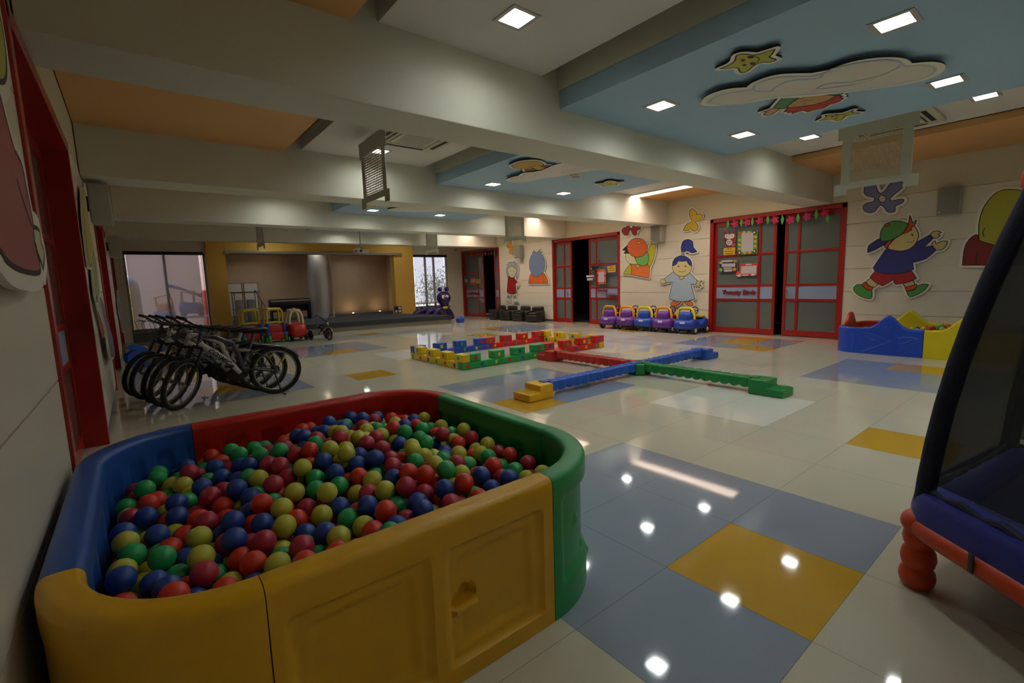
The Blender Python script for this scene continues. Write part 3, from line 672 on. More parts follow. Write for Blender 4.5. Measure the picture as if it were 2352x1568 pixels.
cutout('child_art_board', 0, XL, 1, o, s, [
 ('74718c', PP('900,-60 935,0 955,110 985,210 1020,330 1030,430 1005,470 985,400 960,230 930,100'), 'bo'),
 ('9c4038', PP('880,60 905,130 935,240 925,310 900,230'), 'bo')],
 'lilac and red figure low on the left wall in front of the wall speaker', 'wall cutout', rim=.03, gap=.045)
cutout('child_art_board', 0, XL, 1, o, s, [
 ('6f7a8c', PP('1060,-120 1085,0 1110,140 1120,220 1105,230 1085,130 1065,20'), 'bo')],
 'narrow grey-blue figure on the left wall beyond the flower garland', 'wall cutout', rim=.04)
# ---------------- speakers, air units, deflectors, projector ----------------
M_spk = mat('speaker_cabinet', 'a8a79c', .6); M_grille = mat('speaker_grille', '86857c', .5, metal=.3, bump=.3, bs=400)
M_black = mat('black_plastic', '121212', .4); M_acw = mat('off_white_plastic', 'c9c5b0', .45); M_slot = mat('vent_slot', '0d0d0c', .7)
def speaker(X, sg, y, z, lab, s=1):
    e = thing('wall_speaker', (X, y, z), rz=0 if sg > 0 else PI, label=lab, cat='speaker', group='loudspeakers on the side walls')
    m = MB(); m.rbox(.13, 0, 0, .2 * s, .29 * s, .44 * s, .02, M_spk); m.build('cabinet', e)
    m = MB(); m.rbox(.13 + .1 * s, 0, 0, .012, .26 * s, .41 * s, .005, M_grille); m.build('grille', e)
    m = MB(); m.box(0, .04, -.05, .05, -.08, .08, M_black); m.build('bracket', e)
    m = MB(); m.box(.138 + .1 * s, .141 + .1 * s, -.115 * s, -.09 * s, -.18 * s, -.155 * s, mat('badge', 'd8d4b0', .4)); m.build('badge', e)
speaker(XR, -1, 6.62, 2.42, 'grey wall speaker between the orange capped boy and the butterfly'); speaker(XR, -1, 12.17, 2.36, 'grey wall speaker above the small armchairs')
speaker(XR, -1, 1.12, 2.4, 'grey wall speaker right of the lilac flower cutout'); speaker(XL, 1, 6.75, 2.36, 'nearer grey speaker on the left wall', 1.0); speaker(XL, 1, 12.15, 2.3, 'farther grey speaker on the left wall, next to the left end window')
def perf_mat(name, hexc, px, py, hx, hy):
    """sheet with rows of real see-through holes, in object coordinates (Y, Z)"""
    m = bpy.data.materials.new(name); m.use_nodes = True; nt = m.node_tree; b = nt.nodes['Principled BSDF']; N = nt.nodes.new; L = nt.links.new
    c = h2l(hexc); b.inputs['Base Color'].default_value = (*c, 1); b.inputs['Roughness'].default_value = .45
    tc = N('ShaderNodeTexCoord'); sp = N('ShaderNodeSeparateXYZ'); L(tc.outputs['Object'], sp.inputs[0]); o = []
    for ax, p, hh in ((1, px, hx), (2, py, hy)):
        k = N('ShaderNodeMath'); k.operation = 'PINGPONG'; k.inputs[1].default_value = p / 2; L(sp.outputs[ax], k.inputs[0])
        l = N('ShaderNodeMath'); l.operation = 'LESS_THAN'; l.inputs[1].default_value = p / 2 * hh; L(k.outputs[0], l.inputs[0]); o.append(l)
    mu = N('ShaderNodeMath'); mu.operation = 'MULTIPLY'; L(o[0].outputs[0], mu.inputs[0]); L(o[1].outputs[0], mu.inputs[1])
    iv = N('ShaderNodeMath'); iv.operation = 'SUBTRACT'; iv.inputs[0].default_value = 1; L(mu.outputs[0], iv.inputs[1]); L(iv.outputs[0], b.inputs['Alpha'])
    return m
M_perf = perf_mat('perforated_sheet', 'b8a888', .02, .02, .55, .55); M_slat = perf_mat('slotted_sheet', 'a08c74', .05, .03, .88, .6)
M_defl = mat('deflector_plate', 'b9b8a4', .4)
def deflector(X, y, z0, z1, lab, w=.86, pm=None, tilt=0):
    e = thing('air_deflector', (X, y, z0), rz=0, label=lab, cat='air deflector', group='perforated panels hanging under the air units')
    H = z1 - z0; hw = w / 2; a = .1
    pts = [(-hw, 0), (-hw, .14), (-hw + .07, .14), (-hw + .07, H - .2), (-hw + .02, H - .2), (-hw + .02, H), (hw - .02, H), (hw - .02, H - .2), (hw - .07, H - .2), (hw - .07, .14), (hw, .14), (hw, 0), (hw - .14, 0), (hw - .14, .07), (-hw + .14, .07), (-hw + .14, 0)]
    ix = hw - .17; iz0, iz1 = .15, H - .17
    m = MB()
    # plate with a window: four strips around the perforated field
    for q in ([(-hw, 0), (-hw, .14), (-hw + .07, .14), (-hw + .07, H - .2), (-hw + .02, H - .2), (-hw + .02, H), (-ix, H), (-ix, .07), (-hw + .14, .07), (-hw + .14, 0)],
              [(hw, 0), (hw, .14), (hw - .07, .14), (hw - .07, H - .2), (hw - .02, H - .2), (hw - .02, H), (ix, H), (ix, .07), (hw - .14, .07), (hw - .14, 0)],
              [(-ix, .07), (-ix, iz0), (ix, iz0), (ix, .07)], [(-ix, iz1), (-ix, H), (ix, H), (ix, iz1)]):
        m.prism(q, lambda p: (-.004, p[0], p[1]), lambda p: (.004, p[0], p[1]), M_defl)
    m.build('plate', e)
    m = MB(); m.box(-.001, .001, -ix, ix, iz0, iz1, pm or M_perf); m.build('perforated_field', e)
    for q in (-hw + .05, hw - .05): m = MB(); m.box(.004, .03, q - .012, q + .012, H - .04, H, M_defl); m.build('hanger', e)
deflector(.70, 5.22, 2.33, 3.155, 'slotted air deflector hanging left of centre below the second bay', pm=M_slat)
deflector(5.58, 1.34, 2.31, 3.2, 'large perforated air deflector hanging nearest, at upper right')
deflector(5.55, 8.43, 2.25, 3.2, 'perforated air deflector hanging below the third bay at right'); deflector(.70, 12.0, 2.28, 3.155, 'narrow seen perforated air deflector hanging in front of the stage', pm=M_slat)
deflector(5.9, 13.1, 2.3, 3.2, 'dim perforated air deflector in front of the right end window')
def acunit(x, y, z, lab):
    e = thing('cassette_air_unit', (x, y, z), label=lab, cat='air conditioner', group='cassette air units in the ceiling')  # a whole cassette air conditioner: cover, outlet slots and intake
    m = MB(); m.rbox(0, 0, -.018, .95, .95, .036, .012, M_acw); m.rbox(0, 0, -.04, .5, .5, .02, .01, M_acw); m.build('cover', e)
    for a in range(4):
        T = Matrix.Rotation(a * PI / 2, 4, 'Z'); m = MB(); m.box(-.3, .3, .36, .41, -.039, -.03, M_slot, T); m.box(-.3, .3, .31, .325, -.038, -.03, M_slot, T); m.rbox(0, .29, -.04, .6, .025, .02, .005, M_acw, T); m.build('air_slot', e)
    m = MB()
    for i in range(9): m.box(-.2, .2, -.2 + i * .05, -.195 + i * .05, -.052, -.049, M_slot)
    m.build('intake_grille', e)
acunit(1.22, 5.05, 3.2, 'white cassette air unit in the second ceiling bay'); acunit(6.1, 1.34, 3.23, 'white cassette air unit in the nearest ceiling bay, behind the perforated deflector'); acunit(6.1, 8.43, 3.23, 'white cassette air unit in the third ceiling bay')
acunit(1.22, 12.0, 3.2, 'white cassette air unit in the fourth ceiling bay')
p = onplane(1322.6, 400.3, 2, 2.95); m = MB(); m.lathe([(.05, -.04), (.09, -.03), (.1, 0)], M_acw, 20, Matrix.Translation((p[0], p[1], 2.95))); m.lathe([(.06, -.043), (.07, -.038)], mat('detector_ring', '9a7f7c', .5), 20, Matrix.Translation((p[0], p[1], 2.95)))
tag(m.build('smoke_detector'), 'round detector disc on the second blue ceiling panel', 'smoke detector')
# projector
p = onplane(829, 577, 1, 12.6); e = thing('projector', (p[0], p[1], p[2]), label='ceiling projector on a thin steel pole in front of the stage', cat='projector')
m = MB(); m.rbox(0, 0, 0, .34, .3, .11, .02, M_steel); m.build('body', e)
m = MB(); m.cyl((-.06, -.15, 0), (-.06, -.18, 0), .035, M_black, 16); m.build('projector_lens', e)
m = MB(); m.cyl((0, 0, .05), (0, 0, 2.95 - p[2]), .018, M_steel, 12); m.lathe([(.05, 0), (.05, .01)], M_steel, 16, Matrix.Translation((0, 0, 2.94 - p[2]))); m.build('ceiling_pole', e)
m = MB()
for a in range(4): m.tube([(0, 0, .12), (.12 * math.cos(a * PI / 2 + .7), .1 * math.sin(a * PI / 2 + .7), .055)], .008, M_steel, 6)
m.build('mount', e)
# ---------------- posters on the doors ----------------
YEL = 'c9a62a'
def poster(name, org, s, layers, lab, rim=.002, off=-.045):
    return cutout(name, 0, XR - off, -1, org, s, layers, lab, 'poster', rim=rim, thick=.004, gap=.006, lw=.004)
o = (1640, 500); s = 9.8
poster('owl_picture', o, s, [('7c141c', PP('260,265* 300,340 345,380 400,345 440,250* 480,330 485,450 460,560 410,640 330,655 270,610 230,500 225,370'), 'b'),
 ('cfc6c4', PP('240,400 270,372 320,372 350,385 400,360 445,362 462,400 440,450 380,472 320,478 260,455'), 'e'), ('cfc6c4', EL(345, 555, 70, 68), 'e'), ('15130f', EL(285, 418, 9, 12), 'e'), ('15130f', EL(413, 411, 9, 12), 'e'), ('7c141c', PP('330,415* 355,415* 343,438*'), ''),
 ('9c1a22', EL(310, 540, 14, 12), 'e'), ('9c1a22', EL(345, 538, 14, 12), 'e'), ('9c1a22', EL(382, 535, 14, 12), 'e'), ('9c1a22', EL(328, 580, 13, 11), 'e'), ('9c1a22', EL(365, 578, 13, 11), 'e'), ('c84a58', PP('400,590 440,600 482,590 470,630 435,650 410,635'), '')], 'dark red paper owl on the nearest right-hand door')
poster('name_notice', o, s, [('15130f', PP('148,685* 215,680* 215,712* 150,715*'), 'b'), (YEL, PP('217,685* 472,665* 468,828* 213,842*'), 'b'), ('line', PP('285,708 330,704 400,700'), .012), ('line', PP('240,762 340,756 445,750'), .012), ('line', PP('250,812 340,808 435,802'), .012)], 'yellow notice with three black lines under the paper owl')
fl = [(575, 500), (573, 605), (572, 700), (690, 785), (800, 780), (930, 430), (930, 530), (930, 640), (680, 330), (790, 325)]
poster('class_chart', o, s, [('4f9a38', PP('535,325* 970,292* 970,800* 532,832*'), 'b')] + [('c9a94c', EL(x, y, 34, 30), 'e') for x, y in fl] + [('b8474a', EL(578, 365, 40, 38), 'e')] +
 [c for x, y in ((915, 328), (915, 748), (575, 785)) for c in (('2a0f0e', EL(x, y, 50, 45), 'e'), ('d8cf9c', EL(x, y, 24, 24), 'e'))] + [('b9b0b4', PP('625,355* 893,332* 888,750* 617,775*'), '')], 'white chart with a green flowered border on the nearest right-hand door')
poster('animal_chart', o, s, [('1c2138', PP('120,960* 520,945* 515,1215* 118,1230*'), 'b'), ('c4bcc0', PP('172,965* 418,950* 418,988* 172,1000*'), ''), ('b9b2ba', PP('172,1030* 480,1022* 480,1102* 172,1108*'), ''), ('c4bcc0', PP('215,1122* 402,1117* 402,1150* 215,1155*'), ''),
 ('c4bcc0', PP('210,1190* 245,1168* 412,1165* 410,1205* 245,1215*'), ''), ('b9a838', EL(155, 1010, 38, 30), 'e'), ('6fae50', EL(152, 1170, 40, 45), 'e'), ('d0862c', EL(460, 1160, 45, 38), 'e'), ('b98a2c', EL(475, 975, 40, 32), 'e')], 'dark blue sheet with white strips and little animal pictures, on the nearest right door')
poster('class_chart', o, s, [('c93a22', PP('590,1035* 975,1018* 965,1300* 610,1308* 580,1240'), 'b'), ('bcb4ba', PP('612,1092* 958,1070* 950,1250* 608,1262*'), ''), ('d8d0d0', PP('718,1042* 845,1037* 845,1058* 718,1063*'), ''), ('d8d0d0', PP('640,1280* 765,1275* 765,1300* 640,1303*'), ''), ('d8d0d0', PP('835,1265* 940,1255* 905,1300* 835,1305*'), ''),
 ('d8481e', PP('495,1290 510,1230 560,1205 605,1215 600,1255'), 'b'), ('cfc8c0', PP('510,1300* 600,1250* 618,1300* 565,1335*'), 'b')], 'red bordered white chart with a cake shape on the nearest right door')
o = (1330, 560); s = 11.2
poster('dolphin_picture', o, s, [('1d201f', PP('290,720* 285,660 310,600 360,560 440,570 500,540 520,480 500,430 460,395* 505,405 520,360* 545,410 545,500 530,580 480,640 400,680 340,700'), 'b'), ('b8c0b8', EL(315, 645, 15, 22), 'e')], 'black paper dolphin on the middle door')
poster('name_notice', o, s, [('2c2270', PP('695,535* 950,510* 970,745* 735,765*'), 'b'), (YEL, PP('718,568* 938,540* 945,722* 748,740*'), ''), ('line', PP('780,580 870,575'), .012), ('line', PP('770,630 905,620'), .012), ('line', PP('765,685 915,672'), .012)], 'yellow notice in a purple frame on the middle door')
poster('class_chart', o, s, [('d2622c', PP('460,662* 640,655* 695,740* 688,860 695,1030* 470,1030* 478,860 460,780'), 'b'), ('7a1a48', EL(487, 690, 20, 25), 'e'), ('7a1a48', EL(480, 815, 18, 30), 'e'), ('7a1a48', EL(672, 815, 18, 30), 'e'), ('7a1a48', EL(487, 1000, 20, 25), 'e'), ('7a1a48', EL(668, 1000, 20, 25), 'e'), ('bcb2ba', PP('503,718* 650,715* 650,975* 505,980*'), '')], 'white chart in an orange wavy border on the middle door')
poster('name_notice', o, s, [('15130f', PP('185,800* 380,795* 375,945* 205,950*'), 'b'), ('d0cad0', PP('188,815* 378,803* 378,845* 190,855*'), ''), ('c4bec4', PP('205,885* 355,875* 355,930* 215,940*'), '')], 'two white name strips under the dolphin on the middle door')
o = (900, 560); s = 6.19
poster('class_chart', o, s, [('3a6a86', PP('1030,455* 1082,450* 1085,590* 1032,592*'), 'b'), ('a8a0a0', PP('1035,500* 1078,498* 1078,545* 1036,548*'), '')], 'blue sheet on the farthest right-hand door')
poster('class_chart', o, s, [('b84a30', PP('1115,482* 1188,475* 1190,580* 1105,582*'), 'b'), ('b0a4a4', PP('1125,500* 1185,495* 1183,548* 1125,552*'), '')], 'red edged chart on the farthest right-hand door')
poster('name_notice', o, s, [('c09020', PP('1193,500* 1258,495* 1262,562* 1196,565*'), 'b')], 'small yellow notice on the farthest right-hand door')
# ---------------- near ball pit ----------------
M_py = mat('yellow_plastic', 'cf9b12', .38, var=.04, vs=4, bump=.04, bs=300); M_pb = mat('blue_plastic', '1f4f9c', .38, var=.04, bump=.04, bs=300)
M_pr = mat('red_plastic', 'b3170f', .38, var=.04, bump=.04, bs=300); M_pg = mat('green_plastic', '1f8a48', .38, var=.04, bump=.04, bs=300)
def sstep(a, b, x): t = min(1, max(0, (x - a) / (b - a))); return t * t * (3 - 2 * t)
def rect_recess(s, z, s0, s1, z0, z1, w=.02): return sstep(s0, s0 + w, s) * (1 - sstep(s1 - w, s1, s)) * sstep(z0, z0 + w, z) * (1 - sstep(z1 - w, z1, z))
def pit_panel(path, HH, T, outer, inner, m, name, parent, ds=.012, dz=.012):
    """path(s)->(x, y, nx, ny) with n towards outside; outer/inner(s, z) = depth taken off the face"""
    L = path.L; ns = max(2, int(L / ds)); hf = HH if callable(HH) else (lambda s: HH); nz = int((hf(L / 2) - .03) / dz); cols = []
    for i in range(ns + 1):
        s = L * i / ns; s = .0015 + (L - .003) * i / ns; x, y, nx, ny = path(s); col = []; H = hf(s)
        for k in range(nz + 1):
            z = .002 + (H - .032) * k / nz; d = outer(s, z); col.append((x - nx * d, y - ny * d, z))
        for a in range(1, 6):
            t = PI / 2 * a / 6; d = .03 * (1 - math.cos(t)); col.append((x - nx * d, y - ny * d, H - .03 + .03 * math.sin(t)))
        col.append((x - nx * .04, y - ny * .04, H)); col.append((x - nx * (T - .035), y - ny * (T - .035), H))
        for a in range(1, 6):
            t = PI / 2 * a / 6; d = T - .03 + .03 * math.sin(t); col.append((x - nx * d, y - ny * d, H - .03 + .03 * math.cos(t)))
        for k in range(nz, -1, -1):
            z = .002 + (H - .032) * k / nz; d = T - inner(s, z); col.append((x - nx * d, y - ny * d, z))
        cols.append(col)
    n = len(cols[0]); vs = [p for c in cols for p in c]
    fs = [(i * n + k, (i + 1) * n + k, (i + 1) * n + (k + 1) % n, i * n + (k + 1) % n) for i in range(ns) for k in range(n)]
    fs += [tuple(range(n)), tuple(ns * n + k for k in range(n - 1, -1, -1))]
    mb = MB(); mb.add(vs, fs, m, True); return mb.build(name, parent)
class Line:
    def __init__(s, a, b): s.a = a; s.b = b; s.L = math.hypot(b[0] - a[0], b[1] - a[1]); s.d = ((b[0] - a[0]) / s.L, (b[1] - a[1]) / s.L)
    def __call__(s, t): return (s.a[0] + s.d[0] * t, s.a[1] + s.d[1] * t, s.d[1], -s.d[0])
class Arc:
    def __init__(s, c, r, a0, a1): s.c = c; s.r = r; s.a0 = a0; s.a1 = a1; s.L = r * abs(a1 - a0)
    def __call__(s, t): a = s.a0 + (s.a1 - s.a0) * t / s.L; return (s.c[0] + s.r * math.cos(a), s.c[1] + s.r * math.sin(a), math.cos(a), math.sin(a))
PX0, PX1, PY0, PY1, PR, PH, PT = -2.07, -.17, .68, 2.64, .46, .59, .1
def fr(s0, s1, z0=.06, z1=.49):
    return lambda s, z: .018 * rect_recess(s, z, s0, s1, z0, z1) + .014 * rect_recess(s, z, s0 + .05, s1 - .05, z0 + .05, z1 - .05)
def straight_outer(L, door=False):
    a, b = fr(.04, L * .5 - .03), fr(L * .5 + .02, L - .05)
    def f(s, z):
        d = a(s, z) + b(s, z) + .012 * (1 - sstep(.5, .54, z)) * 0
        if door:
            # latch: round thumb hollow with a ledge under it, left edge of the right-hand field
            u, w = s - (L * .5 + .095), z - .27
            if u * u + w * w < .052 ** 2 and w > -.005: d += .03 * sstep(0, .012, .052 - math.hypot(u, w))
            if -.035 < w < -.005 and -.05 < u < .055: d = .002
            d += .006 * math.exp(-((s - L * .75) ** 2 + (z - .33) ** 2) / .008) * .8
        return d
    return f
def corner_outer(L):
    def f(s, z):
        d = .022 * (1 - sstep(.47, .5, z)) * sstep(.12, .17, z) * sstep(.05, .08, s) * (1 - sstep(L - .08, L - .05, s))
        d += .01 * sstep(.07, .1, z) * (1 - sstep(.1, .13, z)) * 0
        for k in range(9):
            a = k * .09 + .1; r = math.hypot(s - a, z - (.22 + .12 * math.sin(k * 1.7))); d -= .012 * math.exp(-(r / .018) ** 2) * (1 if .1 < a < L - .1 else 0)
        return d
    return f
def ribs(L, n): return lambda s, z: -.012 * sum(sstep(L * (k + .5) / n - .05, L * (k + .5) / n - .03, s) * (1 - sstep(L * (k + .5) / n + .03, L * (k + .5) / n + .05, s)) for k in range(n)) * (1 - sstep(.44, .5, z)) - (.012 * sstep(.44, .5, z) - .012)
flat = lambda s, z: 0
pit = thing('ball_pit', (0, 0, 0), label='large four coloured plastic ball pit in the foreground, full of small balls', cat='ball pit')
r = PR
segs = [(Line((PX0 + r, PY0), (PX1 - r, PY0)), M_py, 'yellow front panel with moulded fields and a latch', 'f'), (Arc((PX1 - r, PY0 + r), r, -PI / 2, 0), M_pg, 'green curved corner panel', 'c'),
        (Line((PX1, PY0 + r), (PX1, PY1 - r)), M_pg, 'straight green panel', 's'), (Arc((PX1 - r, PY1 - r), r, 0, PI / 2), M_pr, 'red curved corner panel', 'c'),
        (Line((PX1 - r, PY1), (PX0 + r, PY1)), M_pr, 'straight red panel', 's'), (Arc((PX0 + r, PY1 - r), r, PI / 2, PI), M_pb, 'blue curved corner panel', 'c'),
        (Line((PX0, PY1 - r), (PX0, PY0 + r)), M_pb, 'straight blue panel', 's'), (Arc((PX0 + r, PY0 + r), r, PI, 1.5 * PI), M_py, 'yellow curved corner panel', 'c2')]
for pth, m, lb, k in segs:
    L = pth.L
    ou = straight_outer(L, True) if k == 'f' else (straight_outer(L) if k == 's' else (corner_outer(L) if k == 'c' else (lambda s, z: .004 * (1 - sstep(.44, .5, z)))))
    o = pit_panel(pth, PH, PT, ou, ribs(L, 5 if k in 'fs' else 4), m, 'pit_panel', pit); o['label'] = lb
m = MB(); m.rbox((PX0 + PX1) / 2, (PY0 + PY1) / 2, .014, 1.2, 1.2, .02, .008, M_pb); m.build('pit_floor_mat', pit)
# balls: dropped one by one on the heap, touching but not overlapping
rng = np.random.RandomState(7); BR = .0425
def inside(x, y, mrg):
    cx, cy = (PX0 + PX1) / 2, (PY0 + PY1) / 2; hx, hy = (PX1 - PX0) / 2 - PT - .014 - mrg, (PY1 - PY0) / 2 - PT - .014 - mrg; rr = PR - PT - .014 - mrg
    qx, qy = abs(x - cx) - hx + rr, abs(y - cy) - hy + rr
    return np.hypot(np.maximum(qx, 0), np.maximum(qy, 0)) + np.minimum(np.maximum(qx, qy), 0) <= rr
def surf(x, y):   # top of the heap
    return .415 + .135 * np.exp(-(((x + .95) / .55) ** 2 + ((y - 1.95) / .6) ** 2)) + .05 * np.exp(-(((x + .8) / .5) ** 2 + ((y - 1.1) / .4) ** 2)) + .015 * np.sin(7 * x + 1) * np.sin(6 * y)
BP = np.zeros((0, 3)); grid = {}; cs = 2 * BR
def near(x, y):
    i, j = int(x // cs), int(y // cs); r = []
    for a in (-1, 0, 1):
        for b in (-1, 0, 1): r += grid.get((i + a, j + b), [])
    return r
def rest(x, y):
    z = float(surf(x, y)) - .24 + BR
    for (a, b, c) in near(x, y):
        d2 = (a - x) ** 2 + (b - y) ** 2
        if d2 < cs * cs: z = max(z, c + math.sqrt(cs * cs - d2))
    return z
BL = []; fails = 0
while len(BL) < 1100 and fails < 40:
    best = None
    for _ in range(26):
        x, y = rng.uniform(PX0, PX1), rng.uniform(PY0, PY1)
        if not inside(x, y, BR): continue
        z = rest(x, y); sc = z - float(surf(x, y)) + rng.uniform(0, .01)
        if best is None or sc < best[0]: best = (sc, x, y, z)
    if best is None: continue
    sc, x, y, z = best
    # let it roll a little further down
    for st in (.02, .01, .005):
        for _ in range(6):
            a = rng.uniform(0, 2 * PI); x2, y2 = x + st * math.cos(a), y + st * math.sin(a)
            if inside(x2, y2, BR):
                z2 = rest(x2, y2)
                if z2 < z: x, y, z = x2, y2, z2
    if z > float(surf(x, y)): fails += 1; continue
    BL.append((x, y, z)); grid.setdefault((int(x // cs), int(y // cs)), []).append((x, y, z))
BP = np.array(BL)
# which 300 show largest: paint them into a small id picture
cc = (BP - CP) @ RC; dep = -cc[:, 2]; uu = W0 / 2 + F0 * cc[:, 0] / dep; vv = H0 / 2 - F0 * cc[:, 1] / dep; rad = F0 * BR / dep
IDB = np.full((784, 1176), -1, int)
for i in np.argsort(-dep):
    if dep[i] < .1: continue
    u, v, q = uu[i] / 2, vv[i] / 2, rad[i] / 2; x0, x1, y0, y1 = int(u - q), int(u + q) + 2, int(v - q), int(v + q) + 2
    x0, y0 = max(x0, 0), max(y0, 0); x1, y1 = min(x1, 1176), min(y1, 784)
    if x0 >= x1 or y0 >= y1: continue
    gx_, gy_ = np.meshgrid(np.arange(x0, x1), np.arange(y0, y1)); IDB[y0:y1, x0:x1][(gx_ - u) ** 2 + (gy_ - v) ** 2 < q * q] = i
# the near yellow rim hides the lowest ones
rimp = [(0, 1568 / 2), (0, 660), (70, 660), (95, 690), (185, 690), (290, 665), (420, 620), (635, 540), (700, 545), (700, 784)]
cnt = np.bincount(IDB[IDB >= 0].ravel(), minlength=len(BL))
for i in range(len(BL)):
    if vv[i] / 2 > np.interp(uu[i] / 2, [60, 95, 185, 290, 420, 635], [650, 690, 692, 662, 620, 538]): cnt[i] = 0
order = np.argsort(-cnt); top = list(order[:300]); rest_ids = list(order[300:])
BC = [('red', 'c8321c'), ('crimson', 'a8283c'), ('blue', '1e3f8c'), ('yellow', 'b8b43a'), ('green', '1f9a52')]
BM = [mat(n + '_ball_plastic', h, .42, var=.05, vs=20, bump=.05, bs=200) for n, h in BC]
def ball_place(p):
    ds = [(p[0] - PX0, 'beside the blue side'), (p[1] - PY0, 'beside the yellow front'), (PX1 - p[0], 'beside the green side'), (PY1 - p[1], 'beside the red back')]
    d, w = min(ds); return w if d < .38 else ('left of the middle' if p[0] < -1.12 else 'right of the middle')
def ball_mesh(m, nm='ball', n=20, r=BR):
    mb = MB(); mb.ball((0, 0, 0), r, m, n); o = mb.build(nm, autosmooth=False); return o
bcol = rng.choice(5, len(BL), p=[.17, .19, .24, .22, .18]); protos = {}
for i in top:
    k = int(bcol[i])
    if k not in protos: o = protos[k] = ball_mesh(BM[k], 'plastic_ball')
    else: o = protos[k].copy(); COL.objects.link(o)
    o.location = BL[i]; wh = ball_place(BL[i]); tag(o, '%s plastic ball %s in the foreground ball pit' % (BC[k][0], wh), 'ball', '%s balls %s in the foreground pit' % (BC[k][0], wh))
mb = MB()
for i in rest_ids: mb.ball(BL[i], BR, BM[int(bcol[i])], 12)
tag(mb.build('plastic_ball_heap', autosmooth=False), 'remaining small and half hidden coloured balls of the foreground ball pit', 'balls', kind='stuff')
# ---------------- castle blocks ----------------
C_y, C_g, C_r, C_b = mat('block_yellow', 'dcb81a', .35, var=.03), mat('block_green', '20a050', .35, var=.03), mat('block_red', 'cc2018', .35, var=.03), mat('block_blue', '2450ae', .35, var=.03)
CW, CL, CH = .15, .11, .125
def castle(x, y, rz, Lp, m, label, seed):
    e = thing('castle_block', (x, y, 0), rz, label, 'toy block', 'crenellated blocks forming a rectangle on the floor')
    R = random.Random(seed); b = MB(); g = .003
    b.rbox(Lp / 2, CW / 2, CL / 2, Lp - g, CW - g, CL, .01, m)
    p = (Lp - .1 - CW) / 3; tt = [(CW + i * p + g, CW + i * p + .235) for i in range(3)] + [(Lp - .1, Lp + CW - g)]
    if seed % 2: tt[0] = (CW + g, CW + .2)
    for a, c in tt: b.rbox((a + c) / 2, CW / 2, CL + CH / 2 - .003 + .004, c - a, CW - g, CH - .004, .01, m)
    b.build('block_body', e)
    cols = [c for c in (C_y, C_g, C_r, C_b) if c is not m]
    def stick(sx, sz, k, c):
        r = .034; d = MB()
        if k == 0: pts = [(0, r * 1.25), (r, 0), (0, -r * 1.25), (-r, 0)]
        elif k == 1: pts = [(-r * .8, -r * .9), (r * .8, -r * .9), (r * .8, r * .9), (-r * .8, r * .9)]
        else: pts = [(math.cos(a * PI / 6) * r * .75, math.sin(a * PI / 6) * r * .75) for a in range(12)]
        d.prism(pts, lambda q: (sx + q[0], -.0015, sz + q[1]), lambda q: (sx + q[0], .004, sz + q[1]), c)
        d.prism(pts, lambda q: (sx + q[0], CW + .0015, sz + q[1]), lambda q: (sx + q[0], CW - .004, sz + q[1]), c); d.build('coloured_inlay', e)
    n = 6
    for i in range(n): stick(.09 + i * (Lp - .18) / (n - 1), .055, (i * 2 + seed) % 3 if i % 3 == 2 else i % 2, cols[(i + seed) % 3])
    for i, (a, c) in enumerate(tt): stick((a + c) / 2, CL + CH / 2, (i + 1) % 2, cols[(i * 2 + seed) % 3])
castle(2.05, 5.5, 0, 1.57, C_g, 'green crenellated block at the near side of the rectangle', 1)
castle(3.62, 5.5, 0, 1.58, C_r, 'red crenellated block at the near right side of the rectangle', 2)
castle(5.35, 5.5, PI / 2, 1.6, C_y, 'yellow crenellated block at the far right end of the rectangle', 3)
castle(5.35, 7.25, PI, 1.575, C_r, 'red crenellated block on the far side of the rectangle', 4)
castle(3.775, 7.25, PI, 1.575, C_b, 'blue crenellated block at the far left of the rectangle', 5)
castle(2.05, 7.25, -PI / 2, 1.6, C_y, 'yellow crenellated block at the near left end of the rectangle', 6)
# ---------------- balance beams ----------------
B_b, B_g, B_r, B_y = mat('beam_blue', '2357b4', .35, var=.03), mat('beam_green', '147a38', .35, var=.03), mat('beam_red', 'b82420', .35, var=.03), mat('beam_yellow', 'dca812', .35, var=.03)
HX, HY = 3.62, 3.42
def loft(mb, secs, m, cap=True):
    n = len(secs[0]); vs = [p for s_ in secs for p in s_]
    fs = [(i * n + k, i * n + (k + 1) % n, (i + 1) * n + (k + 1) % n, (i + 1) * n + k) for i in range(len(secs) - 1) for k in range(n)]
    if cap: fs += [tuple(range(n - 1, -1, -1)), tuple((len(secs) - 1) * n + k for k in range(n))]
    mb.add(vs, fs, m, True)
def rsec(x, hw, z0, z1, r=.02, n=3):
    pts = []
    for cx, cz, a0 in ((hw - r, z1 - r, 0), (-hw + r, z1 - r, 90), (-hw + r, z0 + r, 180), (hw - r, z0 + r, 270)):
        for k in range(n + 1): a = math.radians(a0 + 90 * k / n); pts.append((x, cx + r * math.cos(a), cz + r * math.sin(a)))
    return pts
def beam(rz, m, label, L=1.62):
    e = thing('balance_beam', (HX, HY, 0), rz, label, 'balance beam', 'beams of the balance cross')
    mb = MB(); secs = []; N = 12; x0 = .13; p = L / N
    for i in range(N * 8 + 1):
        t = i / 8; w = abs(math.sin(PI * t)) ** .6
        secs.append(rsec(x0 + t * p, .060 + .010 * w, .078 - .03 * w, .168, .014))
    loft(mb, secs, m); mb.build('beam_body', e)
    mb = MB(); mb.rbox(.11, 0, .172, .12, .1, .012, .004, m); mb.rbox(x0 + L + .02, 0, .172, .12, .1, .012, .004, m)
    for i in range(N): mb.tube([(x0 + (i + .5) * p + .052 * math.cos(a), .055 * math.sin(a), .169) for a in [2 * PI * k / 16 for k in range(16)]], .004, m, 5, closed=True)
    mb.build('tread_pattern', e)
